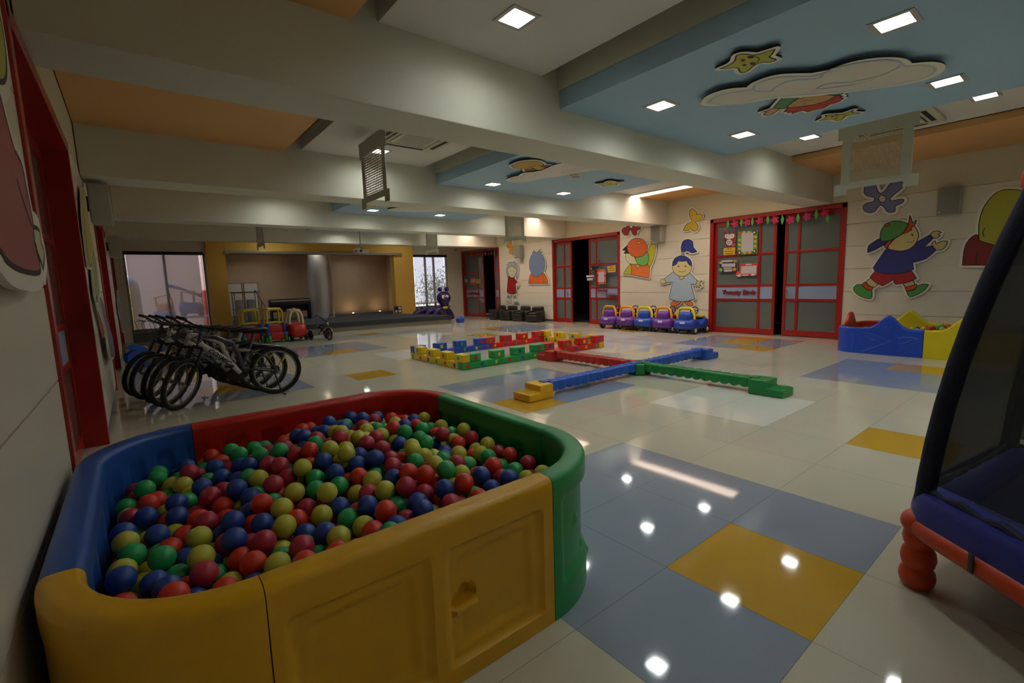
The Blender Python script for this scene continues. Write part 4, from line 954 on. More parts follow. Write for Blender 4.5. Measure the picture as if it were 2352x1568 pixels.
beam(PI, B_b, 'blue scalloped balance beam leading to the yellow end step'); beam(0, B_b, 'blue scalloped balance beam on the far right of the cross', 1.42)
beam(PI / 2, B_r, 'red scalloped balance beam of the cross', 1.45); beam(-PI / 2, B_g, 'green scalloped balance beam of the cross', 1.42)
def step(rz, d, m, label):
    e = thing('end_step', (HX + math.cos(rz) * d, HY + math.sin(rz) * d, 0), rz, label, 'step block', 'end steps of the balance cross')
    mb = MB(); pts = [(0, 0), (.37, 0), (.37, .09), (.2, .09), (.2, .168), (0, .168)]
    mb.prism(pts, lambda q: (q[0], -.14, q[1]), lambda q: (q[0], .14, q[1]), m); o = mb.build('step_body', e, bevel=.014)
    mb = MB()
    for i in range(5): mb.rbox(.225 + i * .028, 0, .091, .012, .24, .006, .002, m)
    mb.build('tread_ribs', e)
step(PI, 1.77, B_y, 'yellow end step of the balance cross'); step(0, 1.57, B_b, 'blue end step of the balance cross'); step(PI / 2, 1.6, B_r, 'red end step of the balance cross'); step(-PI / 2, 1.57, B_g, 'green end step of the balance cross')
mb = MB(); e = thing('beam_hub', (HX, HY, 0), 0, 'green round centre block joining the four balance beams', 'balance beam')
mb.lathe([(.125, 0), (.13, .01), (.13, .15), (.12, .165), (0.001, .166)], B_g, 32); mb.build('hub_body', e)
for a in range(4): mb = MB(); T = Matrix.Rotation(a * PI / 2 + PI / 4, 4, 'Z'); mb.rbox(.1, 0, .08, .12, .13, .155, .02, B_g, T); mb.build('hub_lobe', e)
# ---------------- ride-on cars along the right wall ----------------
T_pu, T_bl, T_ye, T_or = mat('toy_purple', '5f2f8f', .35, var=.04), mat('toy_blue', '1e44a8', .35, var=.04), mat('toy_yellow', 'dccb1c', .35, var=.04), mat('toy_orange', 'e8951c', .35, var=.04)
T_tyre = mat('toy_black_tyre', '161616', .55); T_wh = mat('toy_white', 'd8d4d0', .4); T_red = mat('toy_red', 'b81c14', .35); T_lamp = mat('toy_orange_lamp', 'd06a1c', .4)
def wheel(parent, x, y, z, r, w, name='wheel', mt=None, mh=None):
    mb = MB(); T = Matrix.Translation((x, y, z)) @ Matrix.Rotation(PI / 2, 4, 'X')
    mb.lathe([(r * .55, -w / 2), (r * .9, -w / 2), (r, -w * .3), (r, w * .3), (r * .9, w / 2), (r * .55, w / 2)], mt or T_tyre, 24, T); o = mb.build(name, parent)
    mb = MB(); mb.lathe([(r * .5, -w / 2 - .004), (r * .56, -w / 2), (r * .56, w / 2), (r * .5, w / 2 + .004)], mh or T_wh, 16, T); mb.build('hub_cap', o)
def ridecar(x, y, mbody, march, label):
    e = thing('ride_on_car', (x, y, 0), 0, label, 'toy car', 'toy ride-on cars parked along the right wall')
    mb = MB(); secs = []
    for t, hw, z0, z1 in ((-.36, .1, .17, .22), (-.345, .17, .13, .26), (-.3, .215, .1, .3), (-.2, .225, .08, .33), (-.05, .2, .08, .3), (.06, .19, .09, .22), (.15, .2, .09, .26), (.25, .215, .09, .34), (.33, .2, .1, .32), (.37, .13, .14, .26)):
        secs.append(rsec(t, hw * 1.06, z0, z1, min(.07, hw * .6, (z1 - z0) * .45), 4))
    loft(mb, secs, mbody); mb.build('car_body', e)
    mb = MB(); mb.rbox(-.2, 0, .37, .17, .3, .2, .07, mbody); mb.ball((-.27, 0, .36), .1, mbody, 16, (.35, 1, 1)); mb.build('seat_back', e)
    mb = MB(); mb.tube([(-.2, -.19, .32), (-.2, -.19, .4), (-.2, -.16, .5), (-.2, -.12, .545), (-.2, 0, .55), (-.2, .12, .545), (-.2, .16, .5), (-.2, .19, .4), (-.2, .19, .32)], .027, march, 10); mb.rbox(-.2, 0, .56, .05, .2, .03, .012, march); mb.build('roll_bar', e)
    mb = MB(); mb.tube([(.13 + .025 * math.sin(a) , .085 * math.cos(a), .48 + .08 * math.sin(a)) for a in [2 * PI * k / 20 for k in range(20)]], .011, T_tyre, 7, closed=True); mb.tube([(.12, -.08, .48), (.12, .08, .48)], .01, T_tyre, 6); mb.tube([(.13, 0, .48), (.2, 0, .33)], .018, T_tyre, 8); mb.ball((.118, 0, .48), .022, T_red, 10); mb.build('steering_wheel', e)
    mb = MB(); mb.rbox(.22, 0, .36, .12, .32, .06, .03, march); mb.rbox(.34, 0, .3, .05, .3, .12, .02, march); mb.build('front_trim', e)
    mb = MB(); mb.rbox(-.352, .0, .235, .012, .11, .06, .004, T_wh); mb.build('number_plate', e)
    for s_ in (-1, 1): mb = MB(); mb.ball((-.3, s_ * .2, .29), .025, T_lamp, 10, (1, .6, .7)); mb.build('tail_lamp', e)
    for xx, s_ in ((-.22, -1), (-.22, 1), (.26, -1), (.26, 1)): wheel(e, xx, s_ * .2, .085, .085, .07)
    e.scale = (1.06, 1.12, 1.08); return e
ridecar(8.4, 7.72, T_pu, T_or, 'purple toy car with orange roll bar, leftmost of the parked row'); ridecar(8.4, 7.15, T_pu, T_or, 'purple toy car, second from the left in the parked row')
ridecar(8.4, 6.6, T_bl, T_ye, 'blue toy car with yellow roll bar between two purple ones'); ridecar(8.4, 6.05, T_pu, T_or, 'purple toy car between the two blue ones in the parked row'); ridecar(8.4, 5.46, T_bl, T_ye, 'blue toy car at the right end of the parked row, by the nearest door')
# ---------------- small armchairs ----------------
M_lea = mat('dark_brown_leatherette', '1d1815', .45, var=.1, bump=.15, bs=120)
def armchair(x, y, rz, label):
    e = thing('childrens_armchair', (x, y, 0), rz, label, 'armchair', 'small dark armchairs along the right wall')
    mb = MB(); mb.rbox(0, 0, .13, .5, .5, .22, .04, M_lea); mb.build('base', e)
    mb = MB(); mb.rbox(.03, 0, .265, .38, .3, .09, .035, M_lea); mb.build('seat', e)
    mb = MB(); mb.rbox(-.19, 0, .35, .14, .44, .3, .06, M_lea); mb.build('backrest', e)
    for s_ in (-1, 1): mb = MB(); mb.rbox(.02, s_ * .21, .24, .46, .11, .24, .045, M_lea); mb.build('armrest', e)
    for a in (-1, 1):
        for b_ in (-1, 1): mb = MB(); mb.cyl((a * .2, b_ * .2, 0), (a * .2, b_ * .2, .04), .02, M_black, 10); mb.build('foot', e)
armchair(8.5, 13.15, PI - .1, 'dark small armchair farthest left in the row'); armchair(8.5, 12.5, PI + .1, 'dark small armchair, second from the left in the row')
armchair(8.5, 11.8, PI + .05, 'dark small armchair, third from the left in the row'); armchair(8.5, 11.1, PI + .3, 'dark small armchair at the right end of the row, turned slightly')
# ---------------- far play pit ----------------
F_b, F_y, F_r = mat('pit_royal_blue', '1c46b8', .35, var=.03), mat('pit_lemon', 'd0bc14', .35, var=.03), mat('pit_red', 'b01a12', .35, var=.03)
QX0, QX1, QY0, QY1, QR = 7.32, 8.74, -.1, 2.22, .3
def hump(L): return lambda s: .42 + .2 * math.exp(-((s - L / 2) / (L * .17)) ** 2)
def pl_relief(polys, w=.011, h=.012):
    def f(s, z):
        d = 0
        for P in polys:
            for (a, b), (c, e_) in zip(P[:-1], P[1:]):
                dx, dy = c - a, e_ - b; t = max(0, min(1, ((s - a) * dx + (z - b) * dy) / (dx * dx + dy * dy))); q = math.hypot(s - a - t * dx, z - b - t * dy)
                if q < w * 2.5: d = max(d, h * math.exp(-(q / w) ** 2))
        return -d
    return f
pit2 = thing('play_pit', (0, 0, 0), label='smaller blue, yellow and red wavy-topped ball pit by the right wall', cat='ball pit')
mid = (QY0 + QY1) / 2
# front face seen from the room: s runs from the far corner (larger Y) towards the camera side
fish = [[(.12, .33), (.3, .31), (.45, .26), (.6, .2)], [(.6, .2), (.45, .15), (.3, .08), (.15, .03)], [(.2, .27), (.27, .22), (.33, .22)], [(.28, .42), (.33, .44)], [(.38, .42), (.43, .44)], [(.48, .42), (.53, .44)], [(.58, .42), (.63, .44)],
        [(.72, .26), (.8, .29), (.95, .29), (1.0, .27)], [(.95, .26), (.8, .18), (.74, .08)], [(.74, .22), (.76, .12)]]
def eyehole(f):
    def g(s, z):
        d = f(s, z); u, w = s - .91, z - .12
        if u * u + w * w < .04 ** 2 and w > 0: d += .03
        return d
    return g
bear = lambda s, z: -.02 * sum(math.exp(-(((s - a) / r) ** 2 + ((z - b) / r) ** 2)) for a, b, r in ((.45, .27, .07), (.45, .17, .06), (.36, .1, .035), (.54, .1, .035), (.37, .34, .03), (.53, .34, .03)))
L1 = mid - (QY0 + QR) ; L2 = (QY1 - QR) - mid
o = pit_panel(Line((QX0, QY1 - QR), (QX0, mid)), hump(L2), .07, eyehole(pl_relief([[(a * L2 / 1.1, b) for a, b in P] for P in fish])), flat, F_b, 'pit_panel', pit2, .015, .015)
o['label'] = 'blue panel with moulded fish'
o = pit_panel(Line((QX0, mid - .004), (QX0, QY0 + QR)), hump(L1), .07, bear, flat, F_y, 'pit_panel', pit2, .015, .015); o['label'] = 'yellow panel with a moulded bear'
pit_panel(Line((QX1, QY0 + QR), (QX1, mid)), hump(L1), .07, flat, flat, F_y, 'pit_panel', pit2, .03, .03); pit_panel(Line((QX1, mid + .004), (QX1, QY1 - QR)), hump(L2), .07, flat, flat, F_y, 'pit_panel', pit2, .03, .03)
pit_panel(Line((QX1 - QR, QY1), (QX0 + QR, QY1)), hump(QX1 - QX0 - 2 * QR), .07, flat, flat, F_r, 'pit_panel', pit2, .03, .03); pit_panel(Line((QX0 + QR, QY0), (QX1 - QR, QY0)), hump(QX1 - QX0 - 2 * QR), .07, flat, flat, F_b, 'pit_panel', pit2, .03, .03)
for c, a0, m_ in (((QX0 + QR, QY1 - QR), PI / 2, F_b), ((QX0 + QR, QY0 + QR), PI, F_y), ((QX1 - QR, QY0 + QR), 1.5 * PI, F_b), ((QX1 - QR, QY1 - QR), 0, F_r)):
    pit_panel(Arc(c, QR, a0, a0 + PI / 2), .42, .07, flat, flat, m_, 'pit_panel', pit2, .03, .03)
rg = np.random.RandomState(3); P2 = []
while len(P2) < 150:
    x, y = rg.uniform(QX0 + .12, QX1 - .12), rg.uniform(QY0 + .12, QY1 - .12)
    z = .30 + .11 * math.exp(-((y - .8) / .5) ** 2 - ((x - 8.2) / .4) ** 2)
    if abs(x - (QX0 + QX1) / 2) > .45 and (y > QY1 - .35 or y < QY0 + .35): continue
    if all((x - a) ** 2 + (y - b) ** 2 + (z - c) ** 2 > .0069 for a, b, c in P2): P2.append((x, y, z))
    elif rg.rand() < .003: break
cc2 = []
for k, (x, y, z) in enumerate(P2):
    col = int(rg.choice(5)); q = (np.array([x, y, z]) - CP) @ RC; u, v = W0 / 2 + F0 * q[0] / -q[2], H0 / 2 - F0 * q[1] / -q[2]
    if u < 2200 and z > .33: ob = ball_mesh(BM[col], 'plastic_ball', 16, .0405); ob.location = (x, y, z); tag(ob, '%s plastic ball showing over the rim of the far play pit' % BC[col][0], 'ball', '%s balls in the far play pit' % BC[col][0])
    else: cc2.append((x, y, z, col))
mb = MB()
for x, y, z, col in cc2: mb.ball((x, y, z), .0405, BM[col], 10)
tag(mb.build('plastic_ball_heap', autosmooth=False), 'hidden coloured balls low inside the far play pit', 'balls', kind='stuff')
mb = MB(); mb.rbox((QX0 + QX1) / 2, mid, .14, QX1 - QX0 - .3, QY1 - QY0 - .3, .22, .02, F_b); mb.build('pit_floor_mat', pit2)
# ---------------- trampoline ----------------
R_o, R_b, R_n = mat('frame_orange_plastic', 'c23c14', .4, var=.05), mat('pad_blue_vinyl', '222a86', .45, var=.08, bump=.2, bs=12), mat('navy_sleeve', '0d1230', .7, var=.1, bump=.2, bs=90)
R_m = mat('jumping_mat', '1a2050', .7)
def net_mat():
    m = perf_mat('enclosure_net', '0e0f12', .012, .012, .5, .5); return m
R_net = bpy.data.materials.new('enclosure_net'); R_net.use_nodes = True
_b = R_net.node_tree.nodes['Principled BSDF']; _b.inputs['Base Color'].default_value = (.012, .013, .014, 1); _b.inputs['Roughness'].default_value = .8; _b.inputs['Alpha'].default_value = .8
a1 = math.radians(230.5); V = [Vector((.655, -.13, 0))]; S1 = .98
for k in range(5): V.append(V[-1] + Vector((math.cos(a1 + k * PI / 3), math.sin(a1 + k * PI / 3), 0)) * S1)
tc = sum(V, Vector((0, 0, 0))) / 6
tr = thing('trampoline', tuple(tc), 0, 'small enclosed trampoline with orange frame and blue pad at the right edge', 'trampoline')
Vl = [v - tc for v in V]
def rnd_poly(z, shrink=0, n=5, rr=.12):
    pts = []
    for i in range(6):
        p = Vl[i] * (1 - shrink); a = (Vl[i - 1] * (1 - shrink) - p).normalized(); b = (Vl[(i + 1) % 6] * (1 - shrink) - p).normalized()
        for k in range(n + 1):
            t = k / n; q = (p + a * rr) * (1 - t) ** 2 + p * 2 * t * (1 - t) + (p + b * rr) * t * t; pts.append((q.x, q.y, z))
    return pts
mb = MB(); mb.tube(rnd_poly(.275), .045, R_o, 12, closed=True); mb.build('frame_tube', tr)
for i in range(6):
    mb = MB(); p = Vl[i] * .965
    mb.lathe([(.03, 0), (.048, .004), (.058, .02), (.063, .045), (.058, .072), (.047, .088), (.055, .1), (.061, .13), (.056, .16), (.045, .176), (.053, .19), (.058, .215), (.055, .24), (.048, .262)], R_o, 24, Matrix.Translation(p)); mb.build('leg', tr)
    mb = MB(); mb.ball((Vl[i].x * .965, Vl[i].y * .965, .28), .068, R_o, 20, (1, 1, .85)); mb.build('corner_joint', tr)
mb = MB(); ou, inn = rnd_poly(.0, -.03), rnd_poly(.0, .17); N = len(ou); secs = []
for (sc_, z) in ((0, .305), (0, .35), (.04, .395), (.12, .42), (.5, .425), (.9, .41), (1, .385), (1, .36), (.5, .34)):
    secs.append([(o_[0] * (1 - sc_) + i_[0] * sc_, o_[1] * (1 - sc_) + i_[1] * sc_, z) for o_, i_ in zip(ou, inn)])
vs = [p for s_ in secs for p in s_]; K = len(secs)
mb.add(vs, [(i * N + k, i * N + (k + 1) % N, ((i + 1) % K) * N + (k + 1) % N, ((i + 1) % K) * N + k) for i in range(K) for k in range(N)], R_b, True); mb.build('edge_pad', tr)
mb = MB(); pts = [(p[0], p[1]) for p in rnd_poly(0, .12)]; mb.prism(pts, lambda q: (q[0], q[1], .37), lambda q: (q[0], q[1], .36), R_m); mb.build('jumping_mat', tr)
tops = []
for i in range(6):
    p = Vl[i] * .965; c = Vector((0, 0, 0)); path = []
    for k in range(9): t = k / 8; q = p * (1 - .2 * t * t - .05 * t); path.append((q.x, q.y, .3 + 1.29 * t))
    mb = MB(); mb.tube(path, .034, R_n, 12); mb.build('pole_sleeve', tr); tops.append(path)
    mb = MB(); q = Vector(path[-1]); mb.lathe([(.03, 0), (.038, .015), (.04, .04), (.038, .065), (.028, .085), (.01, .095)], R_o, 24, Matrix.Translation(q)); mb.build('pole_cap', tr)
for i in range(6):
    a, b = tops[i], tops[(i + 1) % 6]; mb = MB(); vs = []
    for k in range(1, 9):
        for j in range(9): t = j / 8; A, B_ = Vector(a[k]), Vector(b[k]); q = A * (1 - t) + B_ * t; sag = 1 - .03 * math.sin(PI * t); vs.append((q.x * sag, q.y * sag, q.z - (.0 if k < 8 else .05 * math.sin(PI * t))))
    mb.add(vs, [(k * 9 + j, k * 9 + j + 1, (k + 1) * 9 + j + 1, (k + 1) * 9 + j) for k in range(7) for j in range(8)], R_net, True); mb.build('net_panel', tr, autosmooth=False)
    mb = MB(); mb.tube([tuple((Vector(a[1]) * (1 - j / 12) + Vector(b[1]) * (j / 12)) * 1.0 + Vector((0, 0, -.03 - .02 * abs(math.sin(j * PI / 2))))) for j in range(13)], .018, R_n, 8); mb.build('net_hem', tr)
    for t in (.33, .72):
        q = Vl[i] * (1 - t) + Vl[(i + 1) % 6] * t; d = (Vl[(i + 1) % 6] - Vl[i]).normalized(); n_ = Vector((q.x, q.y, 0)).normalized()
        mb = MB(); T = Matrix.Translation((q.x + n_.x * .047, q.y + n_.y * .047, .29)) @ Matrix.Rotation(math.atan2(n_.y, n_.x), 4, 'Z'); mb.rbox(0, 0, 0, .006, .025, .07, .002, M_black, T); mb.build('pad_strap', tr)
# ---------------- bicycles ----------------
K_t = mat('tyre_rubber', '0e0e0d', .7, bump=.5, bs=60); K_r = mat('rim_alloy', '8f8c7c', .35, metal=.7); K_b = mat('bike_black', '0f0f10', .35); K_y = mat('reflector_yellow', 'c8a81c', .3)
K_f = [mat('frame_slate', '3a3a4a', .3, var=.1, coat=.4), mat('frame_silver', 'c4c4c2', .3, metal=.1, coat=.4), mat('frame_graphite', '3a3a3c', .3, coat=.4), mat('frame_pale', 'd0cec6', .3, coat=.4), mat('frame_black', '18181a', .3, coat=.4)]
K_l = mat('frame_letter_silver', 'b8b6ae', .4); K_d = mat('frame_letter_dark', '1c1c20', .4); K_c = mat('chrome_parts', '8c8a84', .25, metal=.9)
BRr = .305
def bike_wheel(name, parent, T, knobs=True):
    w = thing(name); w.parent = parent; w.matrix_local = T
    t = MB(); t.tube([(BRr - .024) * Vector((math.cos(a), 0, math.sin(a))) for a in [2 * PI * k / 48 for k in range(48)]], .024, K_t, 10, closed=True)
    for k in range(72):
        a = 2 * PI * k / 72
        for s_ in (-1, 0, 1):
            R_ = Matrix.Rotation(-a - (.02 if s_ == 0 else 0), 4, 'Y') @ Matrix.Translation((BRr - .003 - abs(s_) * .006, s_ * .015, 0)); t.box(-.004, .004, -.005, .005, -.006, .006, K_t, R_)
    t.build('tyre', w, autosmooth=False)
    r = MB(); r.tube([(BRr - .055) * Vector((math.cos(a), 0, math.sin(a))) for a in [2 * PI * k / 48 for k in range(48)]], .011, K_r, 8, closed=True); r.build('rim', w)
    s_ = MB()
    for k in range(28):
        a = 2 * PI * k / 28; o_ = .25 * (1 if k % 4 < 2 else -1); y = .022 if k % 2 else -.022
        s_.tube([(.02 * math.cos(a + o_), y, .02 * math.sin(a + o_)), ((BRr - .06) * math.cos(a), 0, (BRr - .06) * math.sin(a))], .0013, K_r, 4)
    s_.build('spokes', w, autosmooth=False)
    h = MB(); T2 = Matrix.Rotation(PI / 2, 4, 'X'); h.lathe([(.012, -.05), (.025, -.03), (.018, -.02), (.018, .02), (.025, .03), (.012, .05)], K_c, 12, T2); h.build('hub', w)
    f = MB(); f.rbox(.17, 0, 0, .07, .012, .025, .004, K_y, Matrix.Rotation(-2.2, 4, 'Y')); f.build('spoke_reflector', w)
    return w
def bike(x, y, rz, lean, steer, cf, label, letters=True, dark=False):
    e = thing('bicycle', (x, y, 0), label=label, cat='bicycle', group='mountain bicycles parked side by side', rot=None)
    e.rotation_euler = (lean, 0, rz)
    WB = 1.02; bike_wheel('rear_wheel', e, Matrix.Translation((0, 0, BRr)))
    # steering assembly turns about the head axis
    hd = Vector((.77, 0, .80)); ax = Vector((-.33, 0, 1)).normalized()
    ST = Matrix.Translation(hd) @ Matrix.Rotation(steer, 4, ax) @ Matrix.Translation(-hd)
    bike_wheel('front_wheel', e, ST @ Matrix.Translation((WB, 0, BRr)))
    f = MB()
    f.tube([(.745, 0, .88), (.80, 0, .70)], .026, cf, 12)
    f.tube([(.765, 0, .83), (.62, 0, .79), (.45, 0, .70), (.40, 0, .55), (.37, 0, .40)], [.024, .026, .03, .03, .026], cf, 12)
    f.tube([(.79, 0, .74), (.62, 0, .58), (.47, 0, .42), (.40, 0, .33)], [.03, .042, .042, .03], K_f[1] if cf is K_f[0] else cf, 12)
    f.tube([(.45, 0, .70), (.34, 0, .705), (.24, 0, .72)], .02, cf, 10); f.tube([(.215, 0, .80), (.27, 0, .65), (.37, 0, .42)], .019, cf, 10)
    f.build('frame', e)
    f = MB()
    for s_ in (-1, 1):
        f.tube([(.38, s_ * .03, .38), (.2, s_ * .05, .35), (0, s_ * .06, BRr)], .013, K_b, 8); f.tube([(0, s_ * .06, BRr), (.1, s_ * .055, .5), (.28, s_ * .03, .6)], .01, K_b, 8)
    f.tube([(.28, 0, .6), (.42, 0, .62)], .024, K_c, 10); f.build('swing_arm', e)
    g = MB()
    for s_ in (-1, 1): g.tube([(.80, s_ * .055, .69), (.90, s_ * .06, .50)], .017, K_b, 10); g.tube([(.90, s_ * .06, .50), (WB, s_ * .06, BRr)], .021, K_b, 10)
    g.tube([(.80, -.055, .69), (.80, .055, .69)], .02, K_b, 8); g.tube([(.735, 0, .92), (.80, 0, .68)], .016, K_b, 8)
    for v in g.v: pass
    o = g.build('front_fork', e); o.matrix_local = ST
    hb = MB(); hb.tube([(.735, 0, .92), (.78, 0, .95)], .02, K_b, 8); hb.tube([(.74, -.31, .965), (.76, -.2, .965), (.79, -.07, .95), (.79, .07, .95), (.76, .2, .965), (.74, .31, .965)], .0125, K_b, 8)
    for s_ in (-1, 1): hb.tube([(.745, s_ * .18, .955), (.80, s_ * .2, .93), (.80, s_ * .28, .925)], .006, K_c, 6)
    h = hb.build('handlebar', e); h.matrix_local = ST
    for s_ in (-1, 1): gr = MB(); gr.tube([(.742, s_ * .2, .965), (.738, s_ * .315, .965)], .019, K_b, 12); gr.build('grip', h)
    cb = MB()
    for j, (dy, dd) in enumerate(((.16, .12), (-.16, .12), (.2, .2), (-.18, .2))):
        cb.tube([(.80, dy, .93), (.80 + dd, dy * .8, .93 + .02 * j), (.86 + dd * .8, dy * .3, .86), (.84, -dy * .2, .78), (.80, 0, .72)], .003, K_b, 5)
    c = cb.build('brake_cables', e); c.matrix_local = ST
    s = MB(); secs = []
    for t, hw, z0, z1 in ((.36, .012, .83, .845), (.33, .022, .815, .85), (.24, .035, .805, .852), (.15, .065, .80, .858), (.09, .08, .80, .862), (.06, .06, .81, .86)): secs.append(rsec(t - .0, hw, z0, z1, .012, 3))
    loft(s, secs, K_b); s.build('saddle', e)
    s = MB(); s.tube([(.215, 0, .81), (.235, 0, .74)], .013, K_c, 8); s.build('seat_post', e)
    k = MB(); T2 = Matrix.Translation((.43, -.045, .31)) @ Matrix.Rotation(PI / 2, 4, 'X'); k.lathe([(.09, -.003), (.095, 0), (.09, .003)], K_b, 28, T2); k.tube([(.43, -.06, .31), (.34, -.065, .17)], .01, K_b, 8); k.tube([(.43, .06, .31), (.52, .065, .45)], .01, K_b, 8); k.tube([(.43, -.07, .31), (.43, .07, .31)], .018, K_b, 10); k.build('crankset', e)
    for px_, py_, pz_, s_ in ((.34, -.11, .17, 1), (.52, .11, .45, 1)): k = MB(); k.rbox(px_, py_, pz_, .09, .08, .022, .006, K_b); k.build('pedal', e)
    k = MB(); k.tube([(0, -.045, BRr + .05), (.43, -.045, .40)], .004, K_b, 5); k.tube([(0, -.045, BRr - .05), (.43, -.045, .22)], .004, K_b, 5)
    k.lathe([(.05, -.012), (.06, 0), (.03, .012)], K_b, 20, Matrix.Translation((0, -.045, BRr)) @ Matrix.Rotation(PI / 2, 4, 'X')); k.build('chain_and_cassette', e)
    k = MB(); kz = math.tan(-lean if lean < 0 else lean); k.tube([(.03, .05, .30), (-.02, .14, .035 + .14 * abs(kz)), (-.045, .19, .012 + .19 * math.sin(abs(lean)))], .008, K_b, 8); k.ball((-.045, .19, .014 + .19 * math.sin(abs(lean))), .014, K_b, 8); k.build('kickstand', e)
    k = MB(); vs = []
    for i in range(15):
        a = math.radians(35 + i * 8.5); r = BRr + .022
        for j in range(5): y = (j - 2) * .014; vs.append(((r - .006 * abs(j - 2)) * math.cos(a), y, BRr + (r - .006 * abs(j - 2)) * math.sin(a)))
    vs2 = [(p[0] * .985, p[1] * .98, BRr + (p[2] - BRr) * .985) for p in vs]; n = len(vs)
    k.add(vs + vs2, [(i * 5 + j, i * 5 + j + 1, i * 5 + j + 6, i * 5 + j + 5) for i in range(14) for j in range(4)] + [(n + i * 5 + j, n + i * 5 + j + 5, n + i * 5 + j + 6, n + i * 5 + j + 1) for i in range(14) for j in range(4)], K_b, True); k.tube([(-.02, .03, .36), (-.16, .02, .62)], .004, K_c, 5); k.build('rear_mudguard', e)
    if letters:
        def lt(txt, p, q, size, m_, nm):
            d = Vector(q) - Vector(p); X_ = d.normalized(); Z_ = Vector((0, 1, 0)); Y_ = Z_.cross(X_); M_ = Matrix((X_, Y_, Z_)).transposed().to_4x4(); text_mesh(txt, size, m_, Matrix.Translation(p) @ M_, nm, e, .002, .0015, shear=.25)
        lm_ = K_d if dark else K_l
        lt('COSMIC', (.72, .046, .645), (.46, .046, .39), .075, lm_, 'frame_lettering'); lt('COSMIC', (.43, .024, .69), (.26, .024, .70), .042, lm_, 'frame_lettering'); lt('COBAT', (.68, .03, .80), (.5, .03, .72), .035, lm_, 'frame_lettering')
    return e
BPOS = [(-.46, 6.0), (-.55, 6.32), (-.63, 6.64), (-.71, 6.96), (-.79, 7.28)]
BLAB = ['nearest bicycle, slate grey frame with a pale lettered down tube', 'silver framed bicycle right behind the nearest one', 'graphite bicycle, middle one of the parked five', 'pale framed bicycle, second from the back', 'black framed bicycle, farthest of the parked five']
for i, (x, y) in enumerate(BPOS): bike(x, y, PI + .02 * (i % 2), math.radians(-4), math.radians((50, 46, 52, 44, 48)[i]), K_f[i], BLAB[i], True, i in (0, 1, 3))
# ---------------- toys in front of the stage ----------------
G_c, G_b, G_r, G_g, G_w = mat('coach_yellow', 'd8b412', .35), mat('coach_blue', '2350a0', .35), mat('coach_red', 'b51812', .38), mat('coach_green', '24b41c', .35), mat('coupe_cream', 'ccc39c', .4)
def coach(x, y, rz, label, s=1):
    e = thing('toy_coach', (x, y, 0), rz, label, 'toy car', 'yellow roofed toy coaches beside the stage')
    m = MB(); m.rbox(0, .12, .27, .40, .5, .34, .05, G_r); m.rbox(0, -.16, .17, .4, .12, .2, .04, G_r); m.build('coach_body', e)
    for q in (-1, 1): m = MB(); m.rbox(q * .225, -.02, .36, .075, .28, .3, .03, G_b); m.rbox(q * .24, -.2, .2, .1, .1, .12, .03, G_b); m.build('blue_fender', e)
    m = MB()
    for yy in (-.05, .33): m.tube([(-.22, yy, .44), (-.215, yy, .8), (-.17, yy, .86), (.17, yy, .86), (.215, yy, .8), (.22, yy, .44)], .03, G_c, 10)
    m.tube([(-.2, -.055, .5), (0, -.06, .53), (.2, -.055, .5)], .025, G_c, 10)
    for q in (-1, 1): m.tube([(q * .17, -.05, .87), (q * .17, .33, .87)], .025, G_c, 8)
    m.rbox(0, .14, .88, .32, .34, .03, .012, G_c); m.tube([(-.2, .33, .5), (.2, .33, .5)], .025, G_c, 8); m.build('yellow_cab_frame', e)
    for q, yy in ((-1, -.2), (1, -.2), (-1, .3), (1, .3)):
        m = MB(); m.lathe([(.05, -.035), (.09, -.03), (.1, 0), (.09, .03), (.05, .035)], G_g, 20, Matrix.Translation((q * .23, yy, .1)) @ Matrix.Rotation(PI / 2, 4, 'Y')); m.build('green_wheel', e)
    e.scale = (.84, .9, .97)
coach(.455, 12.8, .04, 'yellow and red toy coach with blue fenders, left of its twin'); coach(.965, 12.6, .04, 'yellow and red toy coach next to the red coupe')
def coupe(x, y, rz, body, roof, label, z=0, light=True):
    e = thing('toy_coupe', (x, y, z), rz, label, 'toy car')
    m = MB(); secs = []
    for t, hw, z0, z1 in ((-.36, .12, .16, .36), (-.33, .19, .11, .44), (-.25, .225, .09, .47), (0, .23, .08, .45), (.22, .225, .09, .44), (.32, .18, .12, .36), (.35, .12, .16, .3)):
        secs.append([(p[1], -p[0], p[2]) for p in rsec(t, hw, z0, z1, min(.08, hw * .6), 4)])
    loft(m, secs, body); m.build('coupe_body', e)
    m = MB()
    for yy in (.26, -.08): m.tube([(-.19, yy, .44), (-.17, yy, .66), (-.11, yy, .77), (0, yy, .80), (.11, yy, .77), (.17, yy, .66), (.19, yy, .44)], [.035, .035, .04, .05, .04, .035, .035], roof, 10)
    m.rbox(0, .09, .8, .28, .38, .05, .024, roof); m.build('roof_frame', e)
    if light: m = MB(); m.rbox(0, .09, .84, .14, .06, .035, .012, G_r); m.rbox(0, .09, .845, .05, .07, .03, .01, G_w); m.build('roof_light', e)
    for q, yy in ((-1, .24), (1, .24), (-1, -.24), (1, -.24)): 
        m = MB(); m.lathe([(.04, -.035), (.09, -.03), (.095, 0), (.09, .03), (.04, .035)], T_tyre, 20, Matrix.Translation((q * .2, yy, .095)) @ Matrix.Rotation(PI / 2, 4, 'Y')); m.build('wheel', e)
    e.scale = (.88, .92, .98); return e
coupe(1.445, 12.55, .04, G_r, G_w, 'red toy coupe with cream roof between the coaches and the tricycle')
